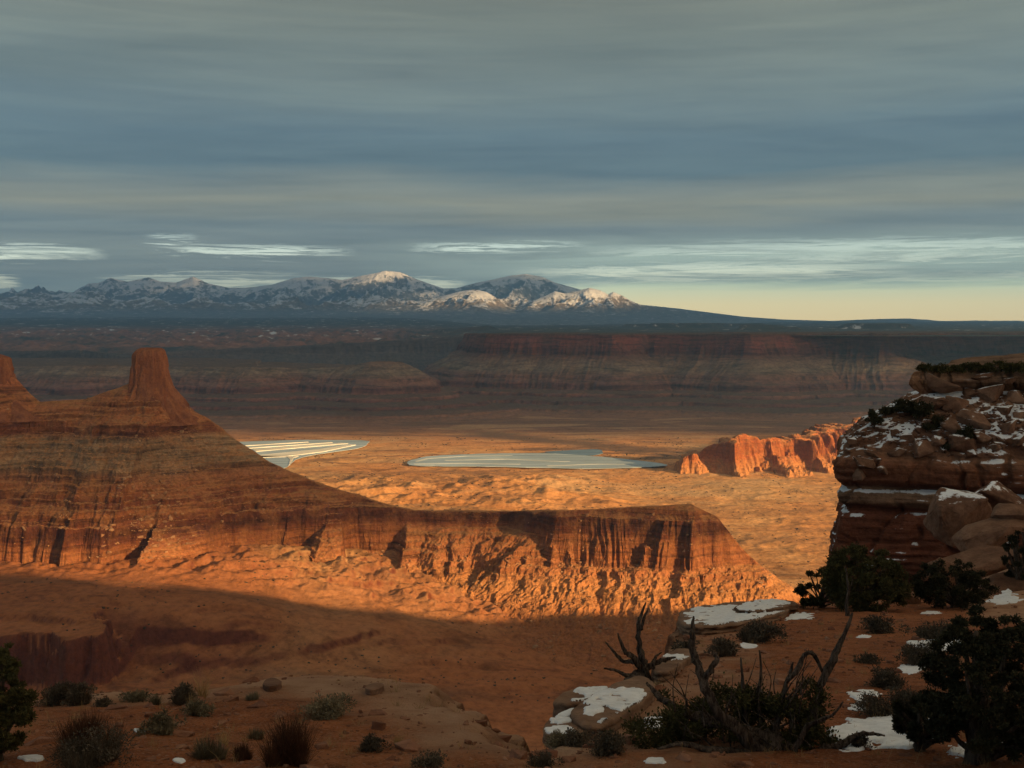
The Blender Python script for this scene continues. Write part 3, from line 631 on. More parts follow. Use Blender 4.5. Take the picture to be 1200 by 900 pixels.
# ------------------------------------------------------------------ haze
def build_haze():
    bm = bmesh.new(); bmesh.ops.create_cube(bm, size=1.0)
    x0, x1, y0, y1, z0, z1 = -42000, 42000, -6000, 57500, -800, 2200
    for v in bm.verts: v.co = ((x0 + x1) / 2 + v.co.x * (x1 - x0), (y0 + y1) / 2 + v.co.y * (y1 - y0), (z0 + z1) / 2 + v.co.z * (z1 - z0))
    me = bpy.data.meshes.new('haze'); bm.to_mesh(me); bm.free()
    m = bpy.data.materials.new('haze_air'); m.use_nodes = True; nt = m.node_tree; nt.nodes.clear()
    out = nt.nodes.new('ShaderNodeOutputMaterial'); pv = nt.nodes.new('ShaderNodeVolumePrincipled')
    pv.inputs['Color'].default_value = (0.28, 0.58, 1.0, 1); pv.inputs['Density'].default_value = HAZE; pv.inputs['Anisotropy'].default_value = 0.2
    nt.links.new(pv.outputs[0], out.inputs['Volume'])
    o = link('haze', me, m); o['kind'] = 'stuff'
HAZE = 2.0e-5
build_haze()

# ================================================================== the rim in the foreground
def rim_plane(x, y):
    z = -1.94 - 0.23 * y
    z = z + 2.6 * sst(x - 0.40 * y, -2, 11) * sst(y, 36, 60) + 0.55 * sst(x - 0.42 * y, -1, 5) * sst(y, 30, 14)
    return z + 0.16 * fbm(x / 4.0, y / 4.0, 4, 601) * sst(y, 3, 9) + 0.05 * fbm(x / 0.9, y / 0.9, 3, 605)
def plane_pt(px, py):
    """where the sight line through a photo pixel meets the sloping rim"""
    t = float(tanz(py)); ux = pix(px, py, 1.0)[0]; Y = 1.94 / max(1e-3, (-t - 0.23))
    for _ in range(14):
        z = float(rim_plane(np.array([ux * Y]), np.array([Y]))[0]); e = t * Y - z
        Y = min(90.0, max(2.0, Y + e / (-t - 0.20)))
    return np.array([ux * Y, Y, float(rim_plane(np.array([ux * Y]), np.array([Y]))[0])])
def flat_pt(px, py):
    t = float(tanz(py)); Y = min(64.0, 1.94 / max(1e-3, (-t - 0.23))); return (pix(px, py, 1.0)[0] * Y, Y)
RIM_PX = [(-420, 826), (-200, 820), (0, 812), (100, 808), (200, 806), (262, 800), (330, 791), (400, 788), (470, 791), (530, 801), (580, 822), (606, 842), (622, 862), (640, 858), (668, 838), (700, 820), (730, 806), (756, 788), (780, 765), (792, 748), (786, 733), (800, 720), (840, 711), (900, 706), (945, 708), (990, 703), (1040, 700)]
RIM = np.array([flat_pt(*q) for q in RIM_PX] + [(44, 78), (95, 80), (95, -6), (-40, -6)])
def poly_sd(P, x, y):
    """signed distance to a closed polygon, positive inside"""
    d = np.full(x.shape, 1e9); ins = np.zeros(x.shape, bool)
    for a, b in zip(P, np.roll(P, -1, 0)):
        e = b - a; u = np.clip(((x - a[0]) * e[0] + (y - a[1]) * e[1]) / (e @ e), 0, 1)
        d = np.minimum(d, np.hypot(x - a[0] - u * e[0], y - a[1] - u * e[1]))
        cr = ((a[1] > y) != (b[1] > y)); ins ^= cr & (x < (b[0] - a[0]) * (y - a[1]) / (b[1] - a[1] + 1e-12) + a[0])
    return np.where(ins, d, -d)
def rim_z(x, y):
    sd = poly_sd(RIM, x, y) + 0.5 * fbm(x / 1.6, y / 1.6, 4, 611) + 0.25 * fbm(x / 0.5, y / 0.5, 3, 613)
    z = rim_plane(x, y)
    z = z - 0.28 * sst(sd, 0.7, 0.0)                                                # worn edge
    out = np.maximum(0, -sd)
    return z - out * 3.2 - 2.0 * sst(out, 0.05, 0.6)
def build_rim():
    n, m = 620, 760
    r = np.exp(np.linspace(math.log(3.2), math.log(100), n))[:, None]; th = np.linspace(-0.80, 0.95, m)[None, :]
    X = r * np.sin(th); Y = r * np.cos(th); Z = np.maximum(-70, rim_z(X, Y))
    m_, g, b = new_mat('red_soil'); p, nrm = geo(g); xx, yy, zz = g.sep(p)
    n1 = g.noise(p, 0.35, 6.0, 0.62); n2 = g.noise(p, 3.0, 6.0, 0.7); n3 = g.noise(p, 26.0, 4.0, 0.7)
    soil = g.ramp(n1, [(0.3, (0.25, 0.080, 0.029)), (0.5, (0.33, 0.108, 0.038)), (0.7, (0.37, 0.135, 0.052))])
    soil = g.mix(1.0, soil, g.ramp(n2, [(0.3, (0.50, 0.47, 0.45)), (0.5, (1, 1, 1)), (0.7, (1.35, 1.35, 1.35))]), 'MULTIPLY')
    st = g.rng(n3, 0.57, 0.63)
    soil = g.mix(g.m('MULTIPLY', st, 0.55), soil, (0.42, 0.30, 0.22, 1))
    soil = g.mix(g.m('MULTIPLY', g.rng(n3, 0.45, 0.36), 0.75), soil, (0.09, 0.035, 0.02, 1))
    # bare slickrock shows near the edge (attribute: distance to the rim)
    at = g.n('ShaderNodeAttribute', attribute_name='edge_distance')
    e = g.m('ADD', at.outputs['Fac'], g.m('MULTIPLY', g.m('SUBTRACT', n1, 0.5), 5.5))
    rock = g.ramp(g.noise(p, 1.1, 6.0, 0.65), [(0.3, (0.30, 0.155, 0.088)), (0.5, (0.44, 0.245, 0.148)), (0.7, (0.54, 0.33, 0.21))])
    c = g.mix(g.rng(e, 2.2, 0.9), soil, rock)
    up = g.sep(nrm)[2]
    c = g.mix(g.rng(up, 0.86, 0.6), c, g.mix(n2, (0.13, 0.05, 0.028, 1), (0.24, 0.11, 0.06, 1)))
    g.put(b.inputs['Base Color'], c)
    g.put(b.inputs['Normal'], g.bump(g.m('ADD', g.m('MULTIPLY', n2, 0.6), g.m('MULTIPLY', n3, 0.5)), 1.0, 0.16))
    o = structure(grid('ground', X, Y, Z, m_))
    sd = poly_sd(RIM, X, Y); sd = np.where((X > 0.33 * Y) & (Y > 34), np.minimum(sd, 6 - 6.5 * sst(X - 0.42 * Y, -3, 3)), sd)
    sd = np.where((X > 2) & (Y > 12) & (X < 0.36 * Y), np.maximum(sd, 1.2 + 0.35 * sd), sd)
    SR = np.array([flat_pt(*q) for q in ((255, 804), (330, 793), (470, 791), (580, 822), (625, 866), (700, 905), (610, 900), (540, 872), (470, 838), (400, 822), (320, 815))])
    sd = np.minimum(sd, np.clip(1.6 - 1.8 * poly_sd(SR, X, Y), 0, 99) + .2)
    at = o.data.attributes.new('edge_distance', 'FLOAT', 'POINT'); at.data.foreach_set('value', sd.astype(np.float32).ravel())
    return X, Y, Z
RX, RY, RZ = build_rim()

# ------------------------------------------------------------------ the cliff on the right
from mathutils.bvhtree import BVHTree
CL_PROF = [(433, 1120), (434, 1090), (437, 1073), (446, 1068), (452, 1067), (457, 1071), (463, 1078), (466, 1069), (472, 1058), (480, 1048), (492, 1030), (503, 1014), (515, 1003), (526, 996), (533, 992), (537, 984), (545, 981), (556, 981), (563, 983), (567, 991), (571, 997), (574, 989), (580, 986), (588, 987), (592, 994), (597, 996), (604, 988), (620, 986), (640, 982), (662, 977), (690, 973), (730, 968), (800, 955), (900, 940)]
def build_cliff():
    base = np.array([(28.6, 90.0), (34, 88.5), (42, 86), (50, 82), (58, 80.5), (68, 74), (84, 66), (104, 52), (118, 70), (120, 120), (96, 150), (64, 145), (46, 128), (35, 108)])
    # resample the outline densely, finer on the faces toward the viewer
    seg = np.roll(base, -1, 0) - base; L = np.hypot(seg[:, 0], seg[:, 1]); cum = np.concatenate([[0], np.cumsum(L)])
    front = cum[7]; NS = 900
    s_ = np.concatenate([np.linspace(0, front, 640, endpoint=False), np.linspace(front, cum[11], 60, endpoint=False), np.linspace(cum[11], cum[-1], 200, endpoint=False)])
    cl = np.vstack([base, base[:1]]); bx = np.interp(s_, cum, cl[:, 0]); by = np.interp(s_, cum, cl[:, 1])
    c0 = np.array([74.0, 98.0])
    for _ in range(10):
        bx = (np.roll(bx, 1) + bx * 2 + np.roll(bx, -1)) / 4; by = (np.roll(by, 1) + by * 2 + np.roll(by, -1)) / 4
    tx = np.roll(bx, -1) - np.roll(bx, 1); ty = np.roll(by, -1) - np.roll(by, 1); tl = np.hypot(tx, ty)
    nx, ny = -ty / tl, tx / tl                                                        # inward (outline runs counter-clockwise)
    sgn = np.sign(((c0[0] - bx) * nx + (c0[1] - by) * ny).mean()); nx *= sgn; ny *= sgn
    z = np.concatenate([np.linspace(float(tanz(433)) * 90, float(tanz(700)) * 90, 230), np.linspace(float(tanz(705)) * 90, float(tanz(900)) * 90, 40)])
    tabz = [float(tanz(p)) * 90.0 for p, _ in CL_PROF]; tabi = []
    # round the normals over the corner so that the set-back beds keep their corner
    for _ in range(3):
        W = np.exp(-((s_[:, None] - s_[None, :] + cum[-1] / 2) % cum[-1] - cum[-1] / 2) ** 2 / (2 * 6.0 ** 2)) * np.gradient(s_)[None, :]
        nx = W @ nx / W.sum(1); ny = W @ ny / W.sum(1)
    nl = np.hypot(nx, ny); nx /= nl; ny /= nl
    for (p_, q) in CL_PROF:                                                            # set-back that gives the photographed outline of each bed
        lo, hi = -6.0, 30.0
        for _ in range(30):
            mid = (lo + hi) / 2; xx = bx + nx * mid; yy = by + ny * mid
            if (600 + F * xx / yy).min() < q: lo = mid
            else: hi = mid
        tabi.append(lo)
    S = s_[None, :]; Zc = z[:, None]
    zz = Zc + 0.5 * fbm(S / 16, Zc * 0 + 3, 3, 621) + 0.25 * fbm(S / 4, Zc / 6, 3, 623)
    inset = np.interp(zz, tabz[::-1], tabi[::-1])
    slope = sst(zz, tabz[15], tabz[13]) * sst(zz, tabz[6] + .1, tabz[8])               # the strewn slope under the cap
    bed = 1 - slope
    jx = ridged(S / 3.4 + 0.25 * fbm(S / 2, Zc / 2, 2, 627), Zc / 7.0, 2, 625); joints = sst(jx, 0.72, 0.95)
    k2 = np.floor(zz / 1.25) * 7.3
    blocks = pn(np.floor(S / 2.3 + k2) * 3.7 + .5, k2 + .37, 9)                        # bed-by-bed blocky set-back
    inset = inset + bed * (0.55 * joints + 0.38 * blocks + 0.5 * fbm(S / 7, Zc / 3.5, 4, 629)) + slope * (0.9 * fbm(S / 5, Zc / 2.5, 5, 631) - 0.7 * (ridged(S / 2.6, Zc / 1.5, 3, 633) - .4))
    inset = inset + 0.10 * fbm(S / 0.8, Zc / 0.6, 3, 635) + bed * 0.22 * (sst(np.abs(((zz / 0.62) % 1) - .5), .1, .4) - .5) * sst(fbm(S / 9, Zc / 2, 2, 637), -.2, .3)
    X = bx[None, :] + nx[None, :] * inset; Y = by[None, :] + ny[None, :] * inset; Z = Zc + 0 * X + slope * 0.25 * fbm(S / 1.6, Zc / .8, 3, 639)
    n = len(z); V = np.stack([X, Y, Z], -1).reshape(-1, 3); Fc = grid_faces(n, NS, True)
    # flat top, running back from the cap
    rings = [V.reshape(n, NS, 3)[0]]; tops = []
    for k in range(1, 14):
        f = k / 13.0; q = rings[0].copy(); q[:, :2] = q[:, :2] * (1 - f) + c0 * f; q[:, 2] = rings[0][:, 2] + 0.35 * sst(f, 0, .12) + 0.25 * fbm(q[:, 0] / 3, q[:, 1] / 3, 3, 641); tops.append(q)
    V = np.vstack([V] + tops)
    idx = np.concatenate([np.arange(NS)[None]] + [n * NS + np.arange(NS)[None] + k * NS for k in range(13)])
    for a, b_ in zip(idx[:-1], idx[1:]):
        Fc = np.vstack([Fc, np.stack([a, b_, np.roll(b_, -1), np.roll(a, -1)], -1)])
    me = mesh_np('cliff', V, Fc)
    bm = bmesh.new(); bm.from_mesh(me); bmesh.ops.recalc_face_normals(bm, faces=bm.faces); bm.to_mesh(me); bm.free()
    m_, g, b = new_mat('cliff_rock'); p, nrm = geo(g); x, y, zn = g.sep(p)
    w = g.m('ADD', zn, g.m('MULTIPLY', g.m('SUBTRACT', g.noise(p, 0.08, 3.0), 0.5), 1.6))
    zt = lambda py: float(tanz(py)) * 90.0
    st = [(720, (.13, .045, .026)), (600, (.15, .052, .030)), (594, (.10, .038, .024)), (589, (.18, .10, .062)), (575, (.21, .125, .078)), (570, (.10, .04, .025)), (564, (.16, .062, .035)), (545, (.19, .075, .040)), (533, (.22, .11, .065)), (520, (.17, .080, .048)), (480, (.20, .105, .064)), (462, (.18, .090, .054)), (440, (.22, .125, .078)), (432, (.21, .12, .076))]
    c = g.ramp(g.rng(w, zt(720), zt(432)), [((zt(a) - zt(720)) / (zt(432) - zt(720)), col) for a, col in st])
    n1 = g.noise(p, 0.5, 6.0, 0.65); n2 = g.noise(p, 3.0, 5.0, 0.7); ln = g.noise(g.comb(g.m('MULTIPLY', x, .08), g.m('MULTIPLY', y, .08), g.m('MULTIPLY', zn, 2.2)), 1.0, 4.0, .6)
    c = g.mix(1.0, c, g.ramp(n1, [(.3, (.6, .58, .56)), (.5, (1, 1, 1)), (.7, (1.3, 1.28, 1.25))]), 'MULTIPLY')
    c = g.mix(1.0, c, g.ramp(ln, [(.32, (.62, .6, .58)), (.5, (1, 1, 1)), (.7, (1.2, 1.2, 1.2))]), 'MULTIPLY')
    c = g.mix(1.0, c, g.ramp(n2, [(.3, (.75, .75, .75)), (.5, (1, 1, 1)), (.7, (1.2, 1.2, 1.2))]), 'MULTIPLY')
    up = g.sep(nrm)[2]
    sn = g.m('ADD', up, g.m('ADD', g.m('MULTIPLY', g.m('SUBTRACT', g.noise(p, .28, 3.0, .5), .5), 1.9), g.m('MULTIPLY', g.m('SUBTRACT', n2, .5), 0.6)))
    sn = g.m('MULTIPLY', g.rng(sn, .80, .90), g.m('MULTIPLY', g.rng(up, .25, .5), g.rng(zn, zt(446), zt(462))))
    c = g.mix(sn, c, (.78, .80, .84, 1))
    g.put(b.inputs['Base Color'], c); g.put(b.inputs['Normal'], g.bump(g.m('ADD', g.m('ADD', n1, g.m('MULTIPLY', n2, .5)), g.m('MULTIPLY', ln, .5)), .9, .45))
    structure(link('cliff', me, m_))
    return V, Fc
CV, CF = build_cliff()

# surfaces things can stand on, for placing by sight line
_gf = grid_faces(*RX.shape); _gv = np.stack([RX, RY, RZ], -1).reshape(-1, 3)
BV_G = BVHTree.FromPolygons(_gv.tolist(), _gf.tolist()); BV_C = BVHTree.FromPolygons(CV.tolist(), CF.tolist())
def hit(px, py, what='ground'):
    d = Vector(pix(px, py, 1.0)).normalized(); bv = BV_G if what == 'ground' else BV_C
    h = bv.ray_cast(Vector((0, 0, 0)) + d * 3.0, d)
    if h[0] is None: return None
    return h[0]
def gz(x, y):
    h = BV_G.ray_cast(Vector((x, y, 60)), Vector((0, 0, -1))); return h[0].z if h[0] is not None else float(rim_z(np.array([x]), np.array([y]))[0])
def stand(px, py, Y=None):
    """foot of a thing on the rim at a photo pixel (or straight below/above it at a given distance)"""
    h = hit(px, py) if Y is None else None
    if h is None:
        if Y is None: Y = 11.0
        x = pix(px, py, Y)[0]; return Vector((x, Y, gz(x, Y)))
    return h

# ------------------------------------------------------------------ small-thing builders
def leafy_mat(name, a, b_, c_, rough=0.8):
    m, g, b = new_mat(name); oi = g.n('ShaderNodeObjectInfo'); p, _ = geo(g)
    n = g.noise(p, 7.0, 3.0); v = g.m('ADD', g.m('MULTIPLY', g.m('SUBTRACT', n, .5), 1.6), g.m('ADD', 0.35, g.m('MULTIPLY', oi.outputs['Random'], 0.3)))
    g.put(b.inputs['Base Color'], g.ramp(v, [(0.0, a), (0.5, b_), (1.0, c_)])); b.inputs['Roughness'].default_value = rough
    return m
def bark_mat(name, a, b_):
    m, g, b = new_mat(name); tc = g.n('ShaderNodeTexCoord'); p = tc.outputs['Object']
    n = g.noise(g.vm('MULTIPLY', p, (30, 30, 5)), 1.0, 5.0, .65); n2 = g.noise(p, 3.0, 3.0)
    c = g.mix(g.rng(n, .42, .58), a, b_); c = g.mix(1.0, c, g.ramp(n2, [(.3, (.65, .65, .65)), (.7, (1.2, 1.2, 1.2))]), 'MULTIPLY')
    g.put(b.inputs['Base Color'], c); g.put(b.inputs['Normal'], g.bump(n, 1.0, .05)); return m
M_JUN = leafy_mat('juniper_leaf', (0.020, 0.020, 0.008), (0.055, 0.050, 0.018), (0.10, 0.084, 0.03))
M_JUN2 = leafy_mat('dark_juniper_leaf', (0.014, 0.014, 0.008), (0.036, 0.033, 0.016), (0.07, 0.058, 0.027))
M_SAGE = leafy_mat('sage_leaf', (0.06, 0.048, 0.028), (0.15, 0.122, 0.075), (0.26, 0.215, 0.135))
M_DSAGE = leafy_mat('dark_shrub_leaf', (0.032, 0.026, 0.018), (0.082, 0.064, 0.045), (0.15, 0.118, 0.082))
M_TWIG = leafy_mat('dry_twig', (0.035, 0.017, 0.010), (0.080, 0.036, 0.020), (0.14, 0.070, 0.04))
M_GRASS = leafy_mat('dry_grass', (0.22, 0.13, 0.055), (0.40, 0.26, 0.115), (0.52, 0.37, 0.18))
M_BARK = bark_mat('juniper_bark', (0.050, 0.034, 0.025, 1), (0.13, 0.095, 0.07, 1))
M_DEAD = bark_mat('weathered_wood', (0.035, 0.024, 0.019, 1), (0.125, 0.092, 0.072, 1))

def blades(rs, N, root_r, spread, hmin, hmax, w, flop=0.3, segs=2, tuft=None):
    """many narrow curved ribbons growing from a small base"""
    V = []; Fs = []
    for i in range(N):
        a = rs.uniform(0, 2 * math.pi); r0 = root_r * math.sqrt(rs.random()); bx, by = r0 * math.cos(a), r0 * math.sin(a)
        th = abs(rs.gauss(0, 1)) * spread; th = min(th, 1.45); az = a + rs.gauss(0, .7); L = rs.uniform(hmin, hmax) * (1 - 0.25 * th)
        d = Vector((math.sin(th) * math.cos(az), math.sin(th) * math.sin(az), math.cos(th))); side = Vector((-math.sin(az + rs.gauss(0, .8)), math.cos(az + rs.gauss(0, .8)), rs.gauss(0, .3))).normalized()
        p = Vector((bx, by, -0.02)); k = len(V); ww = w * rs.uniform(.6, 1.3)
        for j in range(segs + 1):
            f = j / segs; V += [p - side * ww * (1 - .75 * f), p + side * ww * (1 - .75 * f)]
            d = (d + Vector((rs.gauss(0, .16), rs.gauss(0, .16), rs.gauss(0, .10) - flop * f))).normalized(); p = p + d * (L / segs)
        Fs += [(k + 2 * j, k + 2 * j + 1, k + 2 * j + 3, k + 2 * j + 2) for j in range(segs)]
    return V, Fs
def leaves(rs, centers, N, L, W, flat=0.8):
    """leaf sprays scattered through clumps: (x, y, z, radius)"""
    V = []; Fs = []
    tot = sum(c[3] ** 2 for c in centers)
    for c in centers:
        for i in range(int(N * c[3] ** 2 / tot) + 1):
            d = Vector((rs.gauss(0, 1), rs.gauss(0, 1), rs.gauss(0, 1) * flat)).normalized(); r = c[3] * min(1.9, abs(rs.gauss(0, .35)) + .55 * rs.random() ** .5)
            p = Vector(c[:3]) + Vector((d.x * r, d.y * r, d.z * r * flat))
            g_ = (d + Vector((rs.gauss(0, .5), rs.gauss(0, .5), rs.gauss(0, .5) + .35))).normalized(); s_ = g_.cross(Vector((rs.gauss(0, 1), rs.gauss(0, 1), rs.gauss(0, 1)))).normalized()
            l = L * rs.uniform(.6, 1.4); w = W * rs.uniform(.6, 1.3); k = len(V)
            V += [p, p + g_ * l * .45 + s_ * w, p + g_ * l, p + g_ * l * .45 - s_ * w]; Fs.append((k, k + 1, k + 2, k + 3))
    return V, Fs
def mesh_vf(name, V, Fs, mat, smooth=False):
    me = bpy.data.meshes.new(name); me.from_pydata([tuple(v) for v in V], [], Fs); me.materials.append(mat)
    if smooth: me.polygons.foreach_set('use_smooth', [True] * len(me.polygons))
    me.update(); return me
def tube(V, Fs, pts, rad, seg=8, rs=None, rough=0.12):
    """gnarled tapering limb through the points"""
    pts = [Vector(p) for p in pts]
    # resample with a smooth curve
    P = []; Rr = []; n = len(pts)
    for i in range(n - 1):
        p0, p1, p2, p3 = pts[max(0, i - 1)], pts[i], pts[i + 1], pts[min(n - 1, i + 2)]
        for j in range(5):
            t = j / 5; P.append(0.5 * ((2 * p1) + (p2 - p0) * t + (2 * p0 - 5 * p1 + 4 * p2 - p3) * t * t + (3 * p1 - p0 - 3 * p2 + p3) * t ** 3)); Rr.append(rad[i] + (rad[i + 1] - rad[i]) * t)
    P.append(pts[-1]); Rr.append(rad[-1]); k0 = len(V); ref = Vector((0.3, 1, 0.2)).normalized(); rs = rs or random.Random(1)
    tw = rs.uniform(0, 6)
    for i, (p, r) in enumerate(zip(P, Rr)):
        t = (P[min(i + 1, len(P) - 1)] - P[max(0, i - 1)]).normalized(); a = t.cross(ref).normalized(); b = t.cross(a)
        p = p + Vector((rs.gauss(0, 1), rs.gauss(0, 1), rs.gauss(0, 1))) * r * .18
        for j in range(seg):
            an = 2 * math.pi * j / seg + tw + i * .12; rr = r * (1 + .28 * math.sin(3 * an + tw) + rs.uniform(-rough, rough)); V.append(p + a * rr * math.cos(an) + b * rr * math.sin(an))
    for i in range(len(P) - 1):
        for j in range(seg):
            q = k0 + i * seg; Fs.append((q + j, q + (j + 1) % seg, q + seg + (j + 1) % seg, q + seg + j))
    Fs.append(tuple(k0 + j for j in range(seg))[::-1]); q = k0 + (len(P) - 1) * seg; Fs.append(tuple(q + j for j in range(seg)))

def juniper(label, loc, h, rx, ry, seed, nleaf, leaf, mat=None, name='juniper', lumps=46, bare=0.0, group=None, gap=1.0):
    rs = random.Random(seed); mat = mat or M_JUN
    root = thing(name, label, 'juniper tree', loc, 0.0, group)
    cs = []
    for i in range(lumps):
        a = rs.uniform(0, 2 * math.pi); u = rs.uniform(0.10, 1.0); env = math.sqrt(max(.04, 1 - (abs(u - .45) / .62) ** 2.2)); rr = env * (0.35 + .65 * rs.random() ** .5)
        cs.append((rx * rr * math.cos(a), ry * rr * math.sin(a), h * (0.06 + .84 * u) * rs.uniform(.9, 1.08), gap * rs.uniform(.09, .22) * (rx + ry) / 2 * (1.15 - .4 * u)))
    V = []; Fs = []
    tube(V, Fs, [(0, 0, -.1 * h), (rs.gauss(0, .04) * h, 0, .2 * h), (rs.gauss(0, .06) * h, rs.gauss(0, .05) * h, .5 * h), (rs.gauss(0, .05) * h, 0, .85 * h)], [.085 * h, .065 * h, .04 * h, .012 * h], 9, rs)
    for c in rs.sample(cs, min(len(cs), 22)):
        z0 = rs.uniform(.05, .5) * min(h, c[2] + .05); tube(V, Fs, [(0, 0, z0), (c[0] * .45, c[1] * .45, z0 + (c[2] - z0) * .35), (c[0], c[1], c[2])], [.032 * h, .02 * h, .007 * h], 6, rs)
    link('trunk', mesh_vf('trunk', V, Fs, M_BARK, True), None, root)
    V, Fs = leaves(rs, cs, nleaf, leaf, leaf * .30)
    link('crown', mesh_vf('crown', V, Fs, mat), None, root)
    return root

# ------------------------------------------------------------------ trees of the rim
def ht(px_h, Y): return px_h / F * Y
p = stand(1012, 716); juniper('rounded olive juniper at the rim edge, in front of the foot of the right-hand cliff', p, ht(76, p.y), ht(50, p.y), ht(46, p.y), 11, 42000, .085, lumps=170, gap=.9)
p = stand(962, 712); juniper('low loose juniper bush against the sunlit valley, left of the round juniper', p, ht(44, p.y), ht(30, p.y), ht(26, p.y), 12, 7000, .10, lumps=34, gap=.8)
p = stand(1116, 712); juniper('dark broad juniper below the big rounded boulders, with snow showing through it', p, ht(56, p.y), ht(46, p.y), ht(36, p.y), 13, 24000, .08, M_JUN2, lumps=110, gap=.8)
p = stand(1196, 690); juniper('dark juniper at the right edge beside the snowy boulders', p, ht(80, p.y), ht(22, p.y), ht(20, p.y), 14, 8000, .09, M_JUN2, lumps=36)
p = stand(1152, 893); juniper('large dark spreading juniper in the bottom right corner', p, ht(188, p.y), ht(72, p.y), ht(70, p.y), 15, 80000, .030, M_JUN2, lumps=230, gap=.66)
p = stand(1078, 880); juniper('low juniper shoot hanging over the big snow patch, bottom right', p, ht(80, p.y), ht(36, p.y), ht(30, p.y), 16, 9000, .038, M_JUN2, lumps=30, gap=.8)
p = stand(-12, 893); juniper('tall narrow juniper cut by the left edge of the photo', p, ht(150, p.y), ht(48, p.y), ht(44, p.y), 17, 40000, .028, lumps=150, gap=.9)

# the half-dead juniper with bare limbs, bottom centre right
def limb_pts(spec, Y0):
    return [Vector(pix(a, b, Y0 + dy)) for a, b, dy in spec]
def dead_tree():
    Y = 10.7; base = stand(900, 886, Y); rs = random.Random(5)
    root = thing('dead_juniper', 'half-dead juniper with long bare grey limbs and dark live foliage at its foot', 'juniper tree', base)
    def limb(nm, spec, wpx):
        V = []; Fs = []; P = [p - base for p in limb_pts(spec, Y)]
        tube(V, Fs, P, [w * .40 / F * Y for w in wpx], 10, rs, .26); link(nm, mesh_vf(nm, V, Fs, M_DEAD, True), None, root)
    limb('trunk', [(960, 905, .1), (925, 882, 0), (895, 868, 0), (860, 852, .1), (815, 840, .2), (775, 818, .35), (758, 800, .5)], [30, 30, 26, 19, 14, 9, 3])
    limb('limb', [(905, 892, -.1), (866, 858, -.2), (838, 830, -.2), (822, 792, -.1), (812, 765, 0), (811, 742, .05), (813, 722, .1)], [19, 17, 14, 12, 9, 8, 2])
    limb('limb', [(825, 797, -.1), (834, 782, -.15), (840, 772, -.15), (836, 764, -.1)], [9, 8, 7, 3])
    limb('limb', [(930, 890, .1), (945, 856, .1), (957, 826, .2), (962, 800, .25), (976, 772, .3), (988, 745, .35), (999, 718, .4)], [17, 14, 12, 11, 11, 7, 3])
    limb('limb', [(966, 792, .25), (955, 768, .2), (943, 767, .15), (934, 785, .1), (922, 800, .05)], [4, 6, 6, 8, 3])
    limb('limb', [(930, 892, 0), (962, 880, .05), (985, 874, .1), (1005, 861, .15), (1022, 860, .15), (1037, 862, .2)], [14, 11, 10, 6, 5, 2])
    limb('limb', [(905, 880, 0), (912, 840, .1), (920, 806, .1), (926, 790, .15), (929, 776, .2)], [12, 9, 6, 5, 2])
    limb('limb', [(880, 870, .2), (872, 830, .2), (871, 800, .25), (868, 770, .3)], [9, 7, 5, 2])
    limb('limb', [(895, 872, .2), (888, 820, .3), (892, 790, .35), (890, 762, .4)], [8, 6, 4, 2])
    limb('limb', [(880, 885, -.2), (835, 880, -.3), (800, 872, -.3), (770, 878, -.3)], [14, 10, 7, 3])
    limb('limb', [(930, 880, -.2), (948, 850, -.25), (975, 838, -.3), (988, 822, -.3)], [9, 7, 4, 2])
    V = []; Fs = []
    for i in range(60):
        x0 = rs.uniform(790, 975); y0 = rs.uniform(810, 880); dx = rs.gauss(0, 26); dy = rs.uniform(15, 58); q = rs.uniform(-.4, .5)
        P = [Vector(pix(x0, y0, Y + q)) - base, Vector(pix(x0 + dx * .4 + rs.gauss(0, 4), y0 - dy * .5, Y + q + rs.gauss(0, .1))) - base, Vector(pix(x0 + dx, y0 - dy, Y + q + rs.gauss(0, .15))) - base]
        tube(V, Fs, P, [.010, .006, .002], 5, rs)
    o = link('twigs', mesh_vf('twigs', V, Fs, M_DEAD, True), None, root)
    cs = []
    for (a, b, w, h_, n) in ((800, 845, 52, 44, 26), (870, 830, 50, 40, 22), (930, 838, 40, 42, 18), (780, 868, 60, 24, 16), (900, 872, 70, 20, 18), (956, 868, 26, 26, 10)):
        for i in range(n):
            p_ = Vector(pix(a + rs.gauss(0, .45) * w, b + rs.gauss(0, .42) * h_, Y + rs.uniform(.0, .9))) - base; cs.append((p_.x, p_.y, p_.z, rs.uniform(.08, .17)))
    V, Fs = leaves(rs, cs, 34000, .036, .011)
    link('crown', mesh_vf('crown', V, Fs, M_JUN), None, root)
dead_tree()
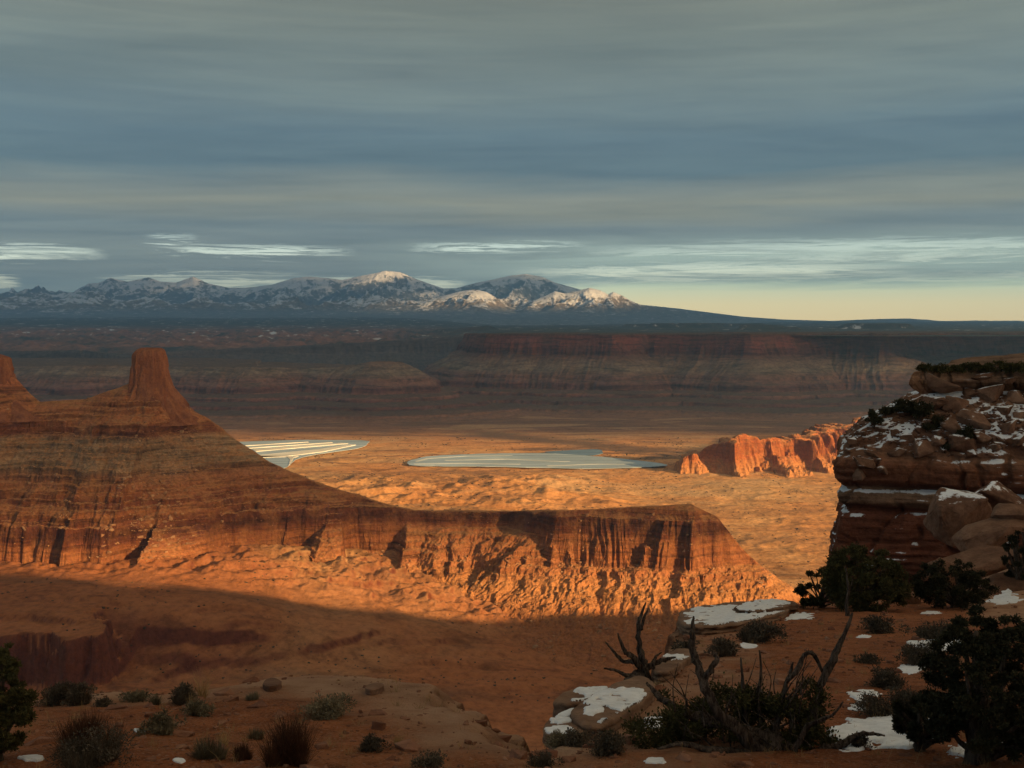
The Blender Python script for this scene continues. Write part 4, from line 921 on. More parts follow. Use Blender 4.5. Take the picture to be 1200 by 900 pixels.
def snag():
    Y = 17.2; base = stand(752, 792, Y); rs = random.Random(8)
    root = thing('dead_snag', 'small dead snag with clawed roots above the snowy ledge', 'dead tree', base)
    def limb(nm, spec, wpx):
        V = []; Fs = []; P = [Vector(pix(a, b, Y + dy)) - base for a, b, dy in spec]
        tube(V, Fs, P, [w * .5 / F * Y for w in wpx], 9, rs, .28); link(nm, mesh_vf(nm, V, Fs, M_DEAD, True), None, root)
    limb('trunk', [(758, 800, 0), (755, 780, 0), (750, 760, .1), (748, 738, .1), (751, 722, .2), (757, 706, .2)], [13, 10, 7, 5, 4, 1.5])
    limb('limb', [(751, 738, .1), (755, 724, 0), (760, 712, 0)], [4, 3, 1])
    limb('limb', [(754, 786, 0), (741, 770, -.1), (732, 762, -.1), (724, 742, -.1)], [8, 6, 5, 1.5])
    limb('limb', [(744, 776, 0), (730, 775, .1), (718, 762, .1), (709, 752, .1)], [5, 4, 3, 1])
    limb('limb', [(752, 790, 0), (735, 792, -.1), (722, 786, -.1), (708, 783, -.1)], [6, 5, 3, 1.5])
    limb('root', [(752, 790, 0), (735, 800, -.3), (715, 812, -.8), (692, 816, -1.2), (668, 820, -1.5)], [11, 9, 7, 5, 2])
    limb('root', [(756, 795, 0), (748, 805, -.5), (738, 816, -1.0)], [9, 6, 3])
    limb('limb', [(760, 782, 0), (770, 776, .1), (782, 772, .1), (792, 770, .1)], [8, 6, 4, 1.5])
    limb('limb', [(764, 780, 0), (768, 770, .1), (776, 764, .1)], [5, 3, 1])
snag()
p = stand(994, 722); root = thing('dead_stick', 'thin bare dead stem standing in front of the round juniper', 'dead tree', p)
V = []; Fs = []; tube(V, Fs, [(0, 0, -.1), (-.05, 0, .5), (0, 0, 1.0), (-.12, .05, 1.75)], [.08, .06, .045, .015], 7, random.Random(3)); link('trunk', mesh_vf('trunk', V, Fs, M_DEAD, True), None, root)
V = []; Fs = []; tube(V, Fs, [(0, 0, .9), (.1, 0, 1.1), (.14, .03, 1.3)], [.03, .02, .008], 6, random.Random(4)); link('limb', mesh_vf('limb', V, Fs, M_DEAD, True), None, root)

# ------------------------------------------------------------------ shrubs and grass
_shr = {}
def shrub(kind, label, px, py, wpx, hpx, seed, group=None):
    p = stand(px, py); w = wpx / F * p.y; h = hpx / F * p.y; rs = random.Random(seed)
    fine = max(.0028, 0.55 / F * p.y)
    dens = min(1.0, (wpx * hpx) / 2200.0)
    def heads(n, N, rr, sp, lo, hi, wd, fl, sg):
        V = []; Fs = []
        for i in range(n):
            a = rs.uniform(0, 6.28); q = rs.uniform(.05, .34) * w if i else 0; k = 1 - .5 * q / w * rs.uniform(.6, 1.6); ox, oy = q * math.cos(a), q * math.sin(a)
            v, f = blades(rs, int(N / n * rs.uniform(.6, 1.4)), rr * .7, sp * rs.uniform(.75, 1.2), lo * k, hi * k * rs.uniform(.8, 1.05), wd, fl, sg); b0 = len(V)
            V += [p_ + Vector((ox, oy, 0)) for p_ in v]; Fs += [tuple(j + b0 for j in t) for t in f]
        return V, Fs
    if kind in ('sage', 'dark'):
        me = mesh_vf('shrub', *heads(5, int(500 + 900 * dens), .14 * w, .55, .5 * h, 1.05 * h, fine * .9, .12, 2), M_SAGE if kind == 'sage' else M_DSAGE)
        cs = []
        for i in range(46):
            a = rs.uniform(0, 6.28); u = rs.random(); r = .5 * w * math.sqrt(1 - (u * .9) ** 2) * rs.uniform(.3, 1.08) * (1 + .22 * math.sin(2 * a + seed) + .15 * math.sin(5 * a + seed)); cs.append((r * math.cos(a), r * math.sin(a), h * (.12 + .72 * u) * rs.uniform(.8, 1.1), .13 * w * rs.uniform(.6, 1.2)))
        V, Fs = leaves(rs, cs, int(700 + 2200 * dens), fine * 6, fine * 1.3)
        root = thing('shrub', label, 'shrub', p, 0, group)
        link('stems', me, None, root); link('leaves', mesh_vf('leaves', V, Fs, M_SAGE if kind == 'sage' else M_DSAGE), None, root)
        return root
    if kind == 'twig': V, Fs = heads(7, int(700 + 1300 * dens), .10 * w, .34, .4 * h, 1.12 * h, fine * .75, .02, 3)
    elif kind == 'tuft': V, Fs = heads(3, int(500 + 900 * dens), .20 * w, .45, .4 * h, 1.15 * h, fine * .7, .25, 3)
    else: V, Fs = blades(rs, 90, .18 * w, .26, .5 * h, 1.05 * h, fine * .55, .10, 4)
    o = link({'twig': 'shrub', 'tuft': 'grass_tuft', 'stalk': 'dry_grass'}[kind], mesh_vf('blades', V, Fs, {'twig': M_TWIG, 'tuft': M_SAGE, 'stalk': M_GRASS}[kind])); o.location = p
    return tag(o, label, {'twig': 'shrub', 'tuft': 'grass', 'stalk': 'grass'}[kind], group)
SHR = [
 ('dark', 'dark rounded shrub at the rim beside the left-edge juniper, left of a close pair', 68, 825, 38, 28),
 ('dark', 'dark rounded shrub at the rim, right one of a close pair below the gorge', 94, 825, 32, 26),
 ('sage', 'small flat shrub on the pale slickrock near the rim, right of the close pair', 160, 822, 36, 12),
 ('dark', 'tiny dark shrub on red soil just below the close pair of rim shrubs', 121, 828, 18, 9),
 ('dark', 'upright dark shrub with tall straw grass beside it', 216, 824, 28, 27),
 ('sage', 'low grey sage on red soil just in front of the tall straw grass', 231, 839, 38, 17),
 ('sage', 'grey sage cushion on red soil above the small snow patch', 190, 859, 48, 24),
 ('twig', 'brown twiggy upright bush, tallest of the bottom left clump', 104, 880, 92, 56),
 ('dark', 'dark rounded sage in front of the brown twiggy bush, bottom left', 112, 897, 96, 44),
 ('tuft', 'grey-green bunchgrass with a dark heart at the bottom edge', 240, 888, 50, 30),
 ('twig', 'sparse reddish twigs right of the bunchgrass', 282, 890, 34, 22),
 ('twig', 'dark vase-shaped twiggy bush at bottom centre left', 338, 895, 76, 68),
 ('sage', 'grey-green sage behind the vase-shaped twiggy bush', 381, 841, 64, 27),
 ('dark', 'small dark shrub alone on red soil, right of the vase-shaped bush', 436, 879, 32, 18),
 ('dark', 'low grey shrub at the bottom edge between the twiggy bush and the ledge', 505, 898, 44, 14),
 ('stalk', 'tall straw-coloured grass stalks rising against the basin', 237, 818, 22, 42),
 ('stalk', 'small yellow grass at the foot of the upright dark shrub', 224, 826, 18, 18),
 ('tuft', 'faint yellow grass tuft on the slickrock edge', 297, 820, 26, 12),
 ('dark', 'grey-brown shrub below the snow-covered ledge', 893, 752, 60, 26),
 ('dark', 'round grey shrub on red soil left of the snow-covered ledge shrub', 846, 768, 38, 22),
 ('dark', 'small grey shrub at the rim beside the bare upright limb', 804, 768, 30, 20),
 ('dark', 'small grey shrub on red soil below the round juniper', 1030, 741, 36, 20),
 ('dark', 'wide low grey shrub on red soil, below the dark broad juniper', 1098, 749, 60, 19),
 ('dark', 'wide low shrub with snow in front of it, left of the corner juniper', 1086, 779, 62, 26),
 ('dark', 'round shrub holding a dab of snow on red soil', 1038, 805, 42, 24),
 ('dark', 'dark low shrub at the upper edge of the big snow patch', 1026, 838, 64, 22),
 ('dark', 'taller grey shrub behind the big snow patch, beside the corner juniper', 1064, 836, 46, 34),
 ('dark', 'tiny sparse shrub alone on the bare red slope', 1018, 777, 30, 9),
 ('dark', 'small shrub growing out of the big snow patch', 1068, 862, 22, 22),
 ('dark', 'little dark shrub at the lower left end of the big snow patch', 1008, 876, 26, 16),
 ('dark', 'dark shrub below the snowy ledge, left of the half-dead juniper', 712, 884, 56, 30),
 ('dark', 'dark shrub at the foot of the snowy ledge, nearest the notch', 676, 874, 40, 18),
 ('sage', 'pale grassy shrub on the snowy ledge above the notch', 655, 846, 34, 16),
 ('dark', 'small shrub at the bottom edge below the notch', 634, 898, 40, 14)]
for i, q in enumerate(SHR): shrub(*q, seed=100 + i)

# ------------------------------------------------------------------ rocks
def rock_mesh(name, seed, sx=1.0, sy=1.0, sz=0.7, cuts=16, sub=2, rough=0.035):
    """angular broken block: hull of scattered corner points, worn edges, roughened faces"""
    rs = random.Random(seed); bm = bmesh.new()
    for i in range(cuts):
        d = Vector((rs.gauss(0, 1), rs.gauss(0, 1), rs.gauss(0, 1))); m = max(abs(d.x), abs(d.y), abs(d.z)); q = d / m * rs.uniform(.82, 1.0)
        bm.verts.new(q * .55 + d.normalized() * .45)
    r = bmesh.ops.convex_hull(bm, input=bm.verts); bmesh.ops.delete(bm, geom=[g_ for g_ in r['geom_interior'] if isinstance(g_, bmesh.types.BMVert)], context='VERTS')
    bmesh.ops.dissolve_limit(bm, angle_limit=R(14), verts=bm.verts, edges=bm.edges)
    bmesh.ops.bevel(bm, geom=bm.edges[:], offset=.07, segments=2, profile=.6, affect='EDGES', clamp_overlap=True)
    bmesh.ops.triangulate(bm, faces=bm.faces[:])
    for k in range(sub):
        bmesh.ops.subdivide_edges(bm, edges=[e for e in bm.edges if e.calc_length() > .16], cuts=1); bmesh.ops.triangulate(bm, faces=bm.faces[:])
    co = np.array([v.co[:] for v in bm.verts]); nz = 2 * rough * fbm(co[:, 0] * 2 + seed, co[:, 1] * 2 + co[:, 2] * 1.3, 4, seed % 50) + rough * fbm(co[:, 0] * 7 + co[:, 2] * 5, co[:, 1] * 7 - co[:, 2] * 4, 3, seed % 40)
    bed = rough * .7 * np.sign(np.sin(co[:, 2] * 9 + seed))
    for v, q, h_ in zip(bm.verts, nz, bed): v.co = Vector((v.co.x * (1 + q + h_) * sx, v.co.y * (1 + q + h_) * sy, v.co.z * (1 + q) * sz))
    bmesh.ops.recalc_face_normals(bm, faces=bm.faces)
    for f in bm.faces: f.smooth = True
    me = bpy.data.meshes.new(name); bm.to_mesh(me); bm.free(); me.set_sharp_from_angle(angle=R(32)); return me
def boulder_mat(name, a, b_, c_, snow=0.0):
    m, g, b = new_mat(name); tc = g.n('ShaderNodeTexCoord'); p, nrm = geo(g); o = tc.outputs['Object']
    n1 = g.noise(p, .9, 6.0, .65); n2 = g.noise(p, 5.0, 5.0, .7); oi = g.n('ShaderNodeObjectInfo').outputs['Random']
    c = g.ramp(g.m('ADD', n1, g.m('MULTIPLY', g.m('SUBTRACT', oi, .5), .25)), [(.28, a), (.5, b_), (.72, c_)])
    c = g.mix(1.0, c, g.ramp(n2, [(.3, (.72, .72, .72)), (.5, (1, 1, 1)), (.7, (1.2, 1.2, 1.2))]), 'MULTIPLY')
    if snow:
        up = g.sep(nrm)[2]; q = g.m('ADD', up, g.m('MULTIPLY', g.m('SUBTRACT', n1, .5), 1.2)); c = g.mix(g.rng(q, 1.0 - snow, 1.08 - snow), c, (.78, .80, .84, 1))
    g.put(b.inputs['Base Color'], c); g.put(b.inputs['Normal'], g.bump(g.m('ADD', n1, g.m('MULTIPLY', n2, .4)), .8, .15)); return m
M_BOULD = boulder_mat('tan_boulder', (.085, .040, .025), (.155, .080, .050), (.24, .135, .088), .10)
M_LEDGE = boulder_mat('pale_ledge_rock', (.11, .060, .038), (.20, .115, .073), (.28, .175, .115), .0)
M_SLAB = boulder_mat('tan_slab', (.085, .040, .024), (.15, .076, .046), (.22, .120, .076), .0)
def boulder(label, px, py, Y, wpx, hpx, seed, mat=None, dfac=0.9, cuts=16, tilt=0.0, name='boulder', group=None):
    k = Y / F; me = rock_mesh('boulder', seed, wpx * .5 * k * 1.2, wpx * .5 * k * dfac * 1.2, hpx * .5 * k * 1.25, cuts)
    o = link(name, me, mat or M_BOULD); o.location = Vector(pix(px, py, Y)); o.rotation_euler = (0, tilt, 0)
    return tag(o, label, 'boulder', group)

# the named big ones beside the cliff
boulder('largest rounded tan boulder leaning against the right-hand cliff', 1122, 602, 66, 68, 54, 3, cuts=18, tilt=-.35)
boulder('tan boulder behind and right of the largest rounded boulder', 1166, 588, 68, 58, 40, 5, cuts=14, tilt=.2)
boulder('slanting tan slab below the largest rounded boulder', 1158, 624, 60, 80, 34, 7, M_SLAB, cuts=14, tilt=-.45)
boulder('cracked tan slab at the right edge below the cliff bed', 1188, 606, 60, 46, 30, 9, M_SLAB, cuts=13, tilt=-.3)
boulder('long pale sloping slab with snow on it, above the dark broad juniper', 1150, 662, 54, 120, 30, 11, M_SLAB, cuts=14, tilt=-.22, dfac=.6)
boulder('pale rock wedge at the left end of the long sloping slab', 1096, 676, 52, 44, 34, 13, M_SLAB, cuts=13, tilt=-.5)
boulder('pale flat rock on the right edge in front of the dark broad juniper', 1178, 688, 48, 60, 24, 15, M_SLAB, cuts=14)
boulder('pale rock between the two middle junipers', 1066, 704, 44, 26, 18, 17, M_SLAB, cuts=14)
# boulders strewn down the slope under the cap rock
CL_BOULD = [(1104, 446, 44, 22), (1140, 458, 24, 16), (1122, 470, 34, 28), (1160, 458, 34, 26), (1190, 462, 30, 22), (1094, 470, 34, 22), (1142, 487, 38, 26), (1176, 476, 22, 18), (1112, 496, 26, 18), (1152, 508, 22, 16), (1126, 514, 36, 26), (1085, 494, 20, 12), (1100, 515, 22, 16), (1080, 520, 32, 22), (1180, 496, 26, 18),
            (1064, 510, 20, 12), (1052, 526, 22, 12), (1012, 540, 24, 16), (1008, 552, 18, 18), (1022, 530, 18, 10), (1166, 522, 20, 12), (1192, 512, 22, 14), (1060, 480, 14, 8), (1046, 505, 14, 8), (1138, 530, 16, 10), (1034, 548, 16, 9), (1195, 484, 18, 14), (1150, 440, 24, 10), (1182, 443, 22, 10)]
_bm = [rock_mesh('boulder', 200 + i, 1, 1, .8, 15, 2) for i in range(7)]
for i, (px_, py_, w, h_) in enumerate(CL_BOULD):
    h0 = hit(px_, py_ + h_ * .25, 'cliff')
    if h0 is None: continue
    k = h0.y / F; rs = random.Random(i); big = w >= 30
    o = link('boulder', _bm[i % 7], M_BOULD); o.location = h0; o.scale = (w * .58 * k, w * .52 * k, h_ * .62 * k); o.rotation_euler = (rs.gauss(0, .2), rs.gauss(0, .25), rs.uniform(0, 6))
    tag(o, 'larger brown boulder on the snowy slope under the cap rock of the cliff' if big else 'small brown boulder among snow on the slope or top of the cliff', 'boulder', 'larger boulders on the cliff slope' if big else 'small boulders on the cliff')
rs = random.Random(77)
def rubble(name, pts, mat, seed):
    """loose stones as one sheet of many little rocks: (location, size)"""
    rs = random.Random(seed); Vs = []; Fs = []; n0 = 0
    base = []
    for i in range(6):
        me = rock_mesh('r', 300 + i, 1, 1, .7, 10, 0); base.append((np.array([v.co[:] for v in me.vertices]), np.array([p.vertices[:] for p in me.polygons]))); bpy.data.meshes.remove(me)
    for loc, sz in pts:
        v, f = base[rs.randrange(6)]; a = rs.uniform(0, 6.28); M = np.array([[math.cos(a), -math.sin(a), 0], [math.sin(a), math.cos(a), 0], [0, 0, 1]])
        Vs.append((v * np.array([rs.uniform(.7, 1.3), rs.uniform(.7, 1.2), rs.uniform(.6, 1.1)])) @ M.T * sz + np.array(loc)); Fs.append(f + n0); n0 += len(v)
    o = link(name, mesh_np(name, np.vstack(Vs), np.vstack(Fs), False), mat); o['kind'] = 'stuff'; return o
pts = []
for i in range(520):
    h0 = hit(rs.uniform(985, 1215), rs.triangular(455, 540, 500), 'cliff')
    if h0 is not None: pts.append((h0[:], min(.55, rs.paretovariate(2.2) * .13)))
rubble('rubble', pts, M_BOULD, 1)
pts = []
rs_ = np.random.RandomState(5); yy_ = 4.5 + 52 * rs_.rand(15000) ** 1.8; xx_ = rs_.uniform(-.62, .62, 15000) * yy_
sd_ = poly_sd(RIM, xx_, yy_); cl_ = fbm(xx_ / 2.2, yy_ / 2.2, 4, 651)
for x, y, sd, c_ in zip(xx_, yy_, sd_, cl_):
    if sd > .1 and c_ > rs.uniform(-.8, .5): pts.append(((x, y, gz(x, y)), min(.16, (.010 + .0006 * y) * rs.paretovariate(1.7))))
rubble('pebbles', pts, boulder_mat('pebble_stone', (.15, .06, .035), (.27, .13, .08), (.42, .29, .21)), 2)
# debris on the slopes of the mesa and the ridge, scrub on the valley floor
pts = []
rs = random.Random(21); cl_ = fbm(MESA_PTS[0][:, 0] / 70, MESA_PTS[0][:, 1] / 70, 4, 661)
for q, c_ in zip(MESA_PTS[0], cl_):
    if q[2] > -300 and rs.random() < .6: continue
    chute = math.exp(-((q[0] + 0.16 * q[1] + 415) / 60) ** 2)
    if c_ + .9 * chute > rs.uniform(.0, .9): pts.append((tuple(q), min(6.5, 1.15 * rs.paretovariate(1.9))))
    if len(pts) > 8500: break
rubble('debris', pts, rock_mat('debris_rock', (.24, .11, .055), (.36, .19, .095), (.46, .29, .17), .02, 1.0, False), 3)

pts = []; rs_ = np.random.RandomState(23); yy_ = 1750 + 3900 * rs_.rand(26000) ** 1.1; xx_ = rs_.uniform(-.55, .42, 26000) * yy_
cl_ = fbm(xx_ / 260, yy_ / 260, 5, 663); zz_ = floor_z(xx_, yy_)
for x, y, z, c_ in zip(xx_, yy_, zz_, cl_):
    if c_ > rs.uniform(-.15, .8): pts.append(((x, y, z), (1.3 + .0006 * y) * rs.uniform(.5, 1.5)))
rubble('scrub', pts[:9000], leafy_mat('valley_scrub', (.03, .025, .015), (.07, .05, .03), (.11, .075, .045)), 4)

# layered ledges with snow at the rim
def ledge(label, outline, lift, thick, seed, mat=None, Y=None):
    """flat weathered slab: outline in photo pixels on the rim"""
    P = np.array([plane_pt(a, b)[:2] for a, b in smooth_outline(outline, 6)]); c = P.mean(0); n = len(P)
    ang = np.arange(n); V = []; Fs = []
    prof = [(1.0, -.55), (1.015, -.2), (0.97, -.12), (1.0, -.05), (0.995, 0.25), (.96, .42), (.985, .5), (1.0, .82), (.975, .97), (.93, 1.0), (.7, 1.03), (.4, 1.05), (.12, 1.05)]
    for k, (f, h_) in enumerate(prof):
        for i in range(n):
            q = P[i] - c; jit = 1 + .045 * float(pn(i * .45 + k * .13, k * .8, seed)) * (1 if f > .8 else .2); x, y = c + q * f * jit
            V.append((x, y, float(rim_plane(np.array([x]), np.array([y]))[0]) + lift + thick * h_ + .03 * float(pn(x * 1.8, y * 1.8, seed + 1))))
    V = np.array(V); Fc = grid_faces(len(prof), n, True)
    me = bpy.data.meshes.new('rock_ledge'); me.from_pydata(V.tolist(), [], [tuple(f) for f in Fc] + [tuple((len(prof) - 1) * n + np.arange(n))]); bm = bmesh.new(); bm.from_mesh(me); bmesh.ops.recalc_face_normals(bm, faces=bm.faces); bm.to_mesh(me); bm.free()
    me.polygons.foreach_set('use_smooth', [True] * len(me.polygons))
    o = link('rock_ledge', me, mat or M_LEDGE); tag(o, label, 'rock ledge'); return o
ledge('broad layered rock ledge with a large snow patch at the far rim', [(795, 733), (800, 722), (840, 713), (895, 709), (925, 714), (915, 726), (870, 738), (828, 744), (803, 742)], .02, .20, 1)
ledge('thin upper slab lying on the broad snowy ledge', [(860, 722), (885, 712), (915, 711), (935, 716), (915, 722), (880, 728)], .20, .12, 2)
ledge('snow-covered stepped ledge below the small dead snag', [(668, 850), (690, 832), (722, 812), (752, 804), (768, 816), (752, 836), (722, 856), (692, 866)], .0, .16, 3)
ledge('lower step of the snowy ledge, nearest the notch', [(636, 862), (650, 846), (680, 836), (700, 850), (690, 868), (660, 872)], -.02, .10, 4)
ledge('dark overhanging rock lip left of the stepped snowy ledge', [(648, 832), (668, 818), (700, 812), (716, 818), (690, 832), (664, 838)], -.03, .16, 5)
ledge('small pale rock step at the rim beside the bare upright limb', [(764, 792), (775, 776), (796, 766), (815, 770), (800, 784), (782, 796)], -.02, .14, 6)
ledge('broken flat stones on the slickrock at bottom left centre', [(308, 806), (318, 802), (330, 804), (326, 809), (314, 811)], .0, .09, 7, M_SLAB)
ledge('flat dark-edged stone on the pale slickrock, centre of the near rim', [(428, 812), (440, 807), (450, 808), (444, 813), (434, 815)], .0, .08, 8, M_SLAB)

# ------------------------------------------------------------------ snow patches
def snow_mat():
    m, g, b = new_mat('old_snow'); p, _ = geo(g); n = g.noise(p, 5.0, 5.0, .65); n2 = g.noise(p, 30.0, 3.0)
    c = g.ramp(n, [(.3, (.60, .61, .64)), (.6, (.80, .81, .84))]); n3 = g.noise(p, 14.0, 5.0, .7)
    g.put(b.inputs['Base Color'], g.mix(g.rng(n3, .60, .70, 0, .75), c, (.30, .16, .10, 1))); b.inputs['Roughness'].default_value = .6
    g.put(b.inputs['Normal'], g.bump(g.m('ADD', n, g.m('MULTIPLY', n2, .3)), .5, .06)); return m
M_SNOW = snow_mat()
BV_ALL = None
def top_z(x, y, objs):
    z = gz(x, y)
    for bv in objs:
        h = bv.ray_cast(Vector((x, y, 40)), Vector((0, 0, -1)))
        if h[0] is not None: z = max(z, h[0].z)
    return z
_rocks = [o for o in COL.objects if o.name.startswith(('rock_ledge', 'boulder')) and o.location.y < 70]
bpy.context.view_layer.update()
_bvr = [BVHTree.FromPolygons([tuple(o.matrix_world @ v.co) for v in o.data.vertices], [tuple(p.vertices) for p in o.data.polygons]) for o in _rocks]
def snow(label, px_, py_, w, h_, seed, lobes=1.0, thick=.05, hole=0.0):
    """thin drift draped over ground and ledges, ragged outline; size in photo pixels"""
    c = plane_pt(px_, py_); a_ = plane_pt(px_, py_ - h_); b_ = plane_pt(px_, py_ + h_); ry = max(.08, (a_[1] - b_[1]) / 2); rx = w / F * c[1]
    sk = (a_[0] - b_[0]) / max(.01, (a_[1] - b_[1])); N = 60 if w < 30 else 130
    g1 = np.linspace(-1.35, 1.35, N); U, W = np.meshgrid(g1, g1); X = c[0] + U * rx + W * ry * sk; Y = c[1] + W * ry
    nf = 1.6 / max(.25, min(rx, ry)); M = .9 - (U ** 2 + W ** 2) + (.35 + lobes * .75) * fbm(X * nf + seed, Y * nf, 5, seed, .6) + .55 * fbm(X * 9, Y * 5, 5, seed + 5, .7)
    hole = hole + .35
    if hole: M = M - hole * sst(fbm(X * 2.2, Y * 2.2, 3, seed + 9), .05, .35)
    keep = M > -.08; B = np.zeros(X.shape)
    for i in np.argwhere(M > -3):
        B[tuple(i)] = top_z(float(X[tuple(i)]), float(Y[tuple(i)]), _bvr)
    Z = B - .03 + ((thick * .35 if w > 18 else .008) + .034) * sst(M, -.08, .22) + .012 * fbm(X * 5, Y * 5, 3, seed + 2)
    if keep.sum() < 6: return
    du = max(1e-3, 2.7 * rx / (N - 1)); dv = max(1e-3, 2.7 * ry / (N - 1)); st = np.zeros(B.shape)
    st[1:] = np.maximum(st[1:], np.abs(np.diff(B, axis=0)) / dv); st[:-1] = np.maximum(st[:-1], np.abs(np.diff(B, axis=0)) / dv)
    st[:, 1:] = np.maximum(st[:, 1:], np.abs(np.diff(B, axis=1)) / du); st[:, :-1] = np.maximum(st[:, :-1], np.abs(np.diff(B, axis=1)) / du)
    M = M - 1.6 * sst(st, .45, 1.1)
    for _ in range(2): M[1:-1, 1:-1] = (M[1:-1, 1:-1] * 2 + M[:-2, 1:-1] + M[2:, 1:-1] + M[1:-1, :-2] + M[1:-1, 2:]) / 6
    ok = (M > -.14) & (st < 2.0)
    # keep the largest connected piece only
    lab = np.zeros(ok.shape, int); best = (0, 0); cur = 0
    for i0 in np.argwhere(ok):
        if lab[tuple(i0)]: continue
        cur += 1; stack = [tuple(i0)]; lab[tuple(i0)] = cur; cnt = 0
        while stack:
            a1, b1 = stack.pop(); cnt += 1
            for a2, b2 in ((a1 + 1, b1), (a1 - 1, b1), (a1, b1 + 1), (a1, b1 - 1)):
                if 0 <= a2 < N and 0 <= b2 < N and ok[a2, b2] and not lab[a2, b2]: lab[a2, b2] = cur; stack.append((a2, b2))
        best = max(best, (cnt, cur))
    if best[0] < 20: return
    ok = lab == best[1]
    Z = B - .03 + ((thick * .35 if w > 18 else .008) + .034) * sst(M, -.08, .22) + .012 * fbm(X * 5, Y * 5, 3, seed + 2)
    o = grid('snow_patch', X, Y, Z, M_SNOW, keep=ok, whole=True); tag(o, label, 'snow patch')
SNOW = [('largest snow patch on the broad rock ledge at the far rim', 872, 726, 78, 17, .8, .05, .5), ('thin snow at the left end of the broad far ledge', 822, 724, 16, 5, 1, .04, 1), ('snow strip on the upper slab of the far ledge', 905, 714, 24, 4, .8, .05, .3), ('snow tongue at the right end of the far ledge', 932, 722, 24, 6, 1.0, .04, .5),
        ('broken snow cover on the stepped ledge below the dead snag', 718, 830, 56, 30, .9, .05, .9), ('snow lobe on the lower step nearest the notch', 670, 850, 30, 12, .8, .05, .4), ('thin snow streaks at the foot of the stepped ledge', 650, 864, 26, 6, 1.2, .03, 1.0),
        ('biggest foreground snow patch, under the corner juniper', 1038, 854, 76, 24, .6, .07, .0), ('snow patch just above the biggest foreground one', 1012, 814, 22, 7, .8, .05, 0), ('small snow scrap left of the low shrub above the big patch', 1004, 829, 14, 4, .9, .04, 0), ('snow below the wide low shrub on the red slope', 1071, 784, 22, 6, .7, .05, 0),
        ('snow strip between the wide low shrubs', 1102, 755, 36, 8, 1.0, .05, .2), ('small snow bar left of the wide low shrubs', 1070, 753, 10, 2.5, .6, .04, 0), ('tiny snow sliver on the red slope below the round juniper', 1012, 746, 10, 2, .5, .04, 0), ('snow behind the corner juniper, right of the wide low shrub', 1142, 752, 20, 5, .9, .05, .3),
        ('snow scrap beside the upright bare limb', 790, 777, 20, 4, 1.0, .04, .5), ('tiny snow fleck below the far ledge shrub', 878, 757, 12, 3, .8, .04, 0), ('snow glints under the half-dead juniper', 772, 846, 22, 9, 1.2, .04, 1.0), ('small snow spots at the bottom edge under the half-dead juniper', 768, 892, 16, 4, 1.1, .04, .6), ('snow under the corner juniper at the right edge', 1150, 880, 40, 12, 1.1, .05, 1.0),
        ('snow patch on the long pale slab near the right edge', 1165, 657, 36, 7, .9, .06, .4), ('snow strip above the long pale slab', 1178, 640, 26, 6, .9, .06, .3), ('snow in the hollow left of the rock wedge', 1100, 655, 20, 6, .9, .06, .3), ('snow at the right edge below the pale flat rock', 1176, 702, 24, 5, .9, .05, .3), ('thin snow line at the foot of the dark broad juniper', 1092, 718, 14, 2, .7, .04, 0),
        ('long white snow scrap at the foot of the left-edge juniper', 38, 889, 19, 4, .5, .05, 0), ('small snow scrap right of the bottom left clump', 163, 857, 10, 2.2, .6, .04, 0), ('small slanting snow scrap beside the bunchgrass', 209, 892, 10, 3, .5, .04, 0)]
for i, (lb, a, b, w, h_, lo, th, ho) in enumerate(SNOW): snow(lb, a, b, w, h_, 700 + i * 3, lo, th, ho)

# ------------------------------------------------------------------ growth on the cliff
def cliff_bush(label, px_, py_, w, h_, seed, mat, group, Y=None):
    h0 = hit(px_, py_, 'cliff')
    if h0 is None: h0 = Vector(pix(px_, py_, Y or 90))
    k = h0.y / F; rs = random.Random(seed); cs = []
    for i in range(16):
        a = rs.uniform(0, 6.28); u = rs.random(); r = .5 * w * k * math.sqrt(1 - .8 * u * u) * rs.random() ** .5; cs.append((r * math.cos(a), r * math.sin(a), h_ * k * (.15 + .75 * u), .17 * w * k * rs.uniform(.7, 1.2)))
    root = thing('bush', label, 'bush', h0, 0, group)
    V, Fs = leaves(rs, cs, int(500 + w * h_ * 3.2), .16, .055); link('foliage', mesh_vf('foliage', V, Fs, mat), None, root)
    V = []; Fs = []
    for i in range(4): tube(V, Fs, [(0, 0, -.3), (rs.gauss(0, .1) * w * k, rs.gauss(0, .1) * w * k, .35 * h_ * k), (rs.gauss(0, .25) * w * k, rs.gauss(0, .2) * w * k, .7 * h_ * k)], [.05, .04, .015], 5, rs)
    link('stems', mesh_vf('stems', V, Fs, M_BARK, True), None, root)
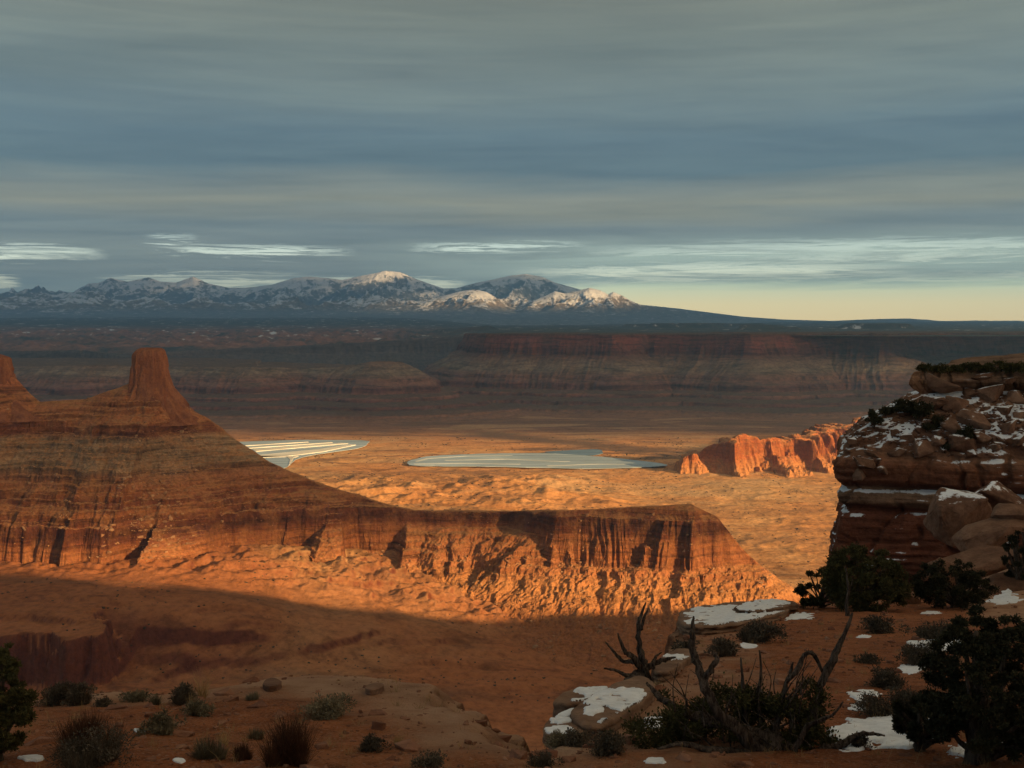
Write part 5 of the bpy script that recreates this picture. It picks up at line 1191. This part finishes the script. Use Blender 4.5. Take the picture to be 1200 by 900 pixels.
TOPB = [(1084, 435, 18, 7), (1104, 436, 22, 9), (1122, 436, 16, 8), (1138, 436, 22, 10), (1152, 436, 14, 8), (1167, 437, 24, 13), (1184, 437, 20, 11), (1200, 437, 24, 12), (1218, 438, 26, 13)]
for i, q in enumerate(TOPB): cliff_bush('low green bush in the row along the top of the right-hand cliff', *q, 400 + i, M_JUN, 'bushes along the top of the cliff', 92)
SLB = [('dark bush on the cliff slope, just below the cap rock corner', 1056, 486, 24, 18), ('broad dark bush at the upper left of the cliff slope', 1076, 492, 32, 22), ('small spiky bush on the left skyline of the cliff', 1024, 500, 18, 22), ('dark bush in the middle of the cliff slope, between boulders and snow', 1096, 505, 26, 18), ('dark bush low on the cliff slope beside the widest snow', 1134, 520, 24, 20), ('small bush on the left skyline of the cliff, above the spiky one', 1038, 486, 14, 9), ('small dark bush at the lip of the thick red bed', 1112, 528, 16, 9)]
for i, q in enumerate(SLB): cliff_bush(*q, 430 + i, M_JUN2, None)

# straw and dead stalks lying about the soil
def litter():
    rs = random.Random(31); V = []; Fs = []
    n = 0
    while n < 420:
        y = 8.5 + 26 * rs.random() ** 1.6; x = rs.uniform(-.56, .56) * y
        if float(poly_sd(RIM, np.array([x]), np.array([y]))[0]) < .3: continue
        n += 1; z = gz(x, y); tuft_ = rs.random() < .55
        v, f = blades(rs, rs.randrange(14, 34) if tuft_ else rs.randrange(3, 7), .05, .55 if tuft_ else 1.5, .05, .16 if tuft_ else .3, .0022 * y / 11, .2, 2); b0 = len(V)
        V += [p_ + Vector((x, y, z)) for p_ in v]; Fs += [tuple(j + b0 for j in t) for t in f]
    o = link('dry_litter', mesh_vf('dry_litter', V, Fs, M_GRASS)); o['kind'] = 'stuff'
litter()
EXTRA = [('tuft', 'pale straw bunchgrass between the flat slickrock shrub and the tall straw grass', 183, 826, 24, 14), ('stalk', 'sparse straw stalks beside the bunchgrass at the bottom edge', 262, 874, 26, 26), ('stalk', 'thin straw grass right of the small lone dark shrub', 466, 872, 22, 18), ('tuft', 'straw tuft on red soil left of the vase-shaped twiggy bush', 300, 866, 26, 16)]
for i, q in enumerate(EXTRA): shrub(*q, seed=300 + i)
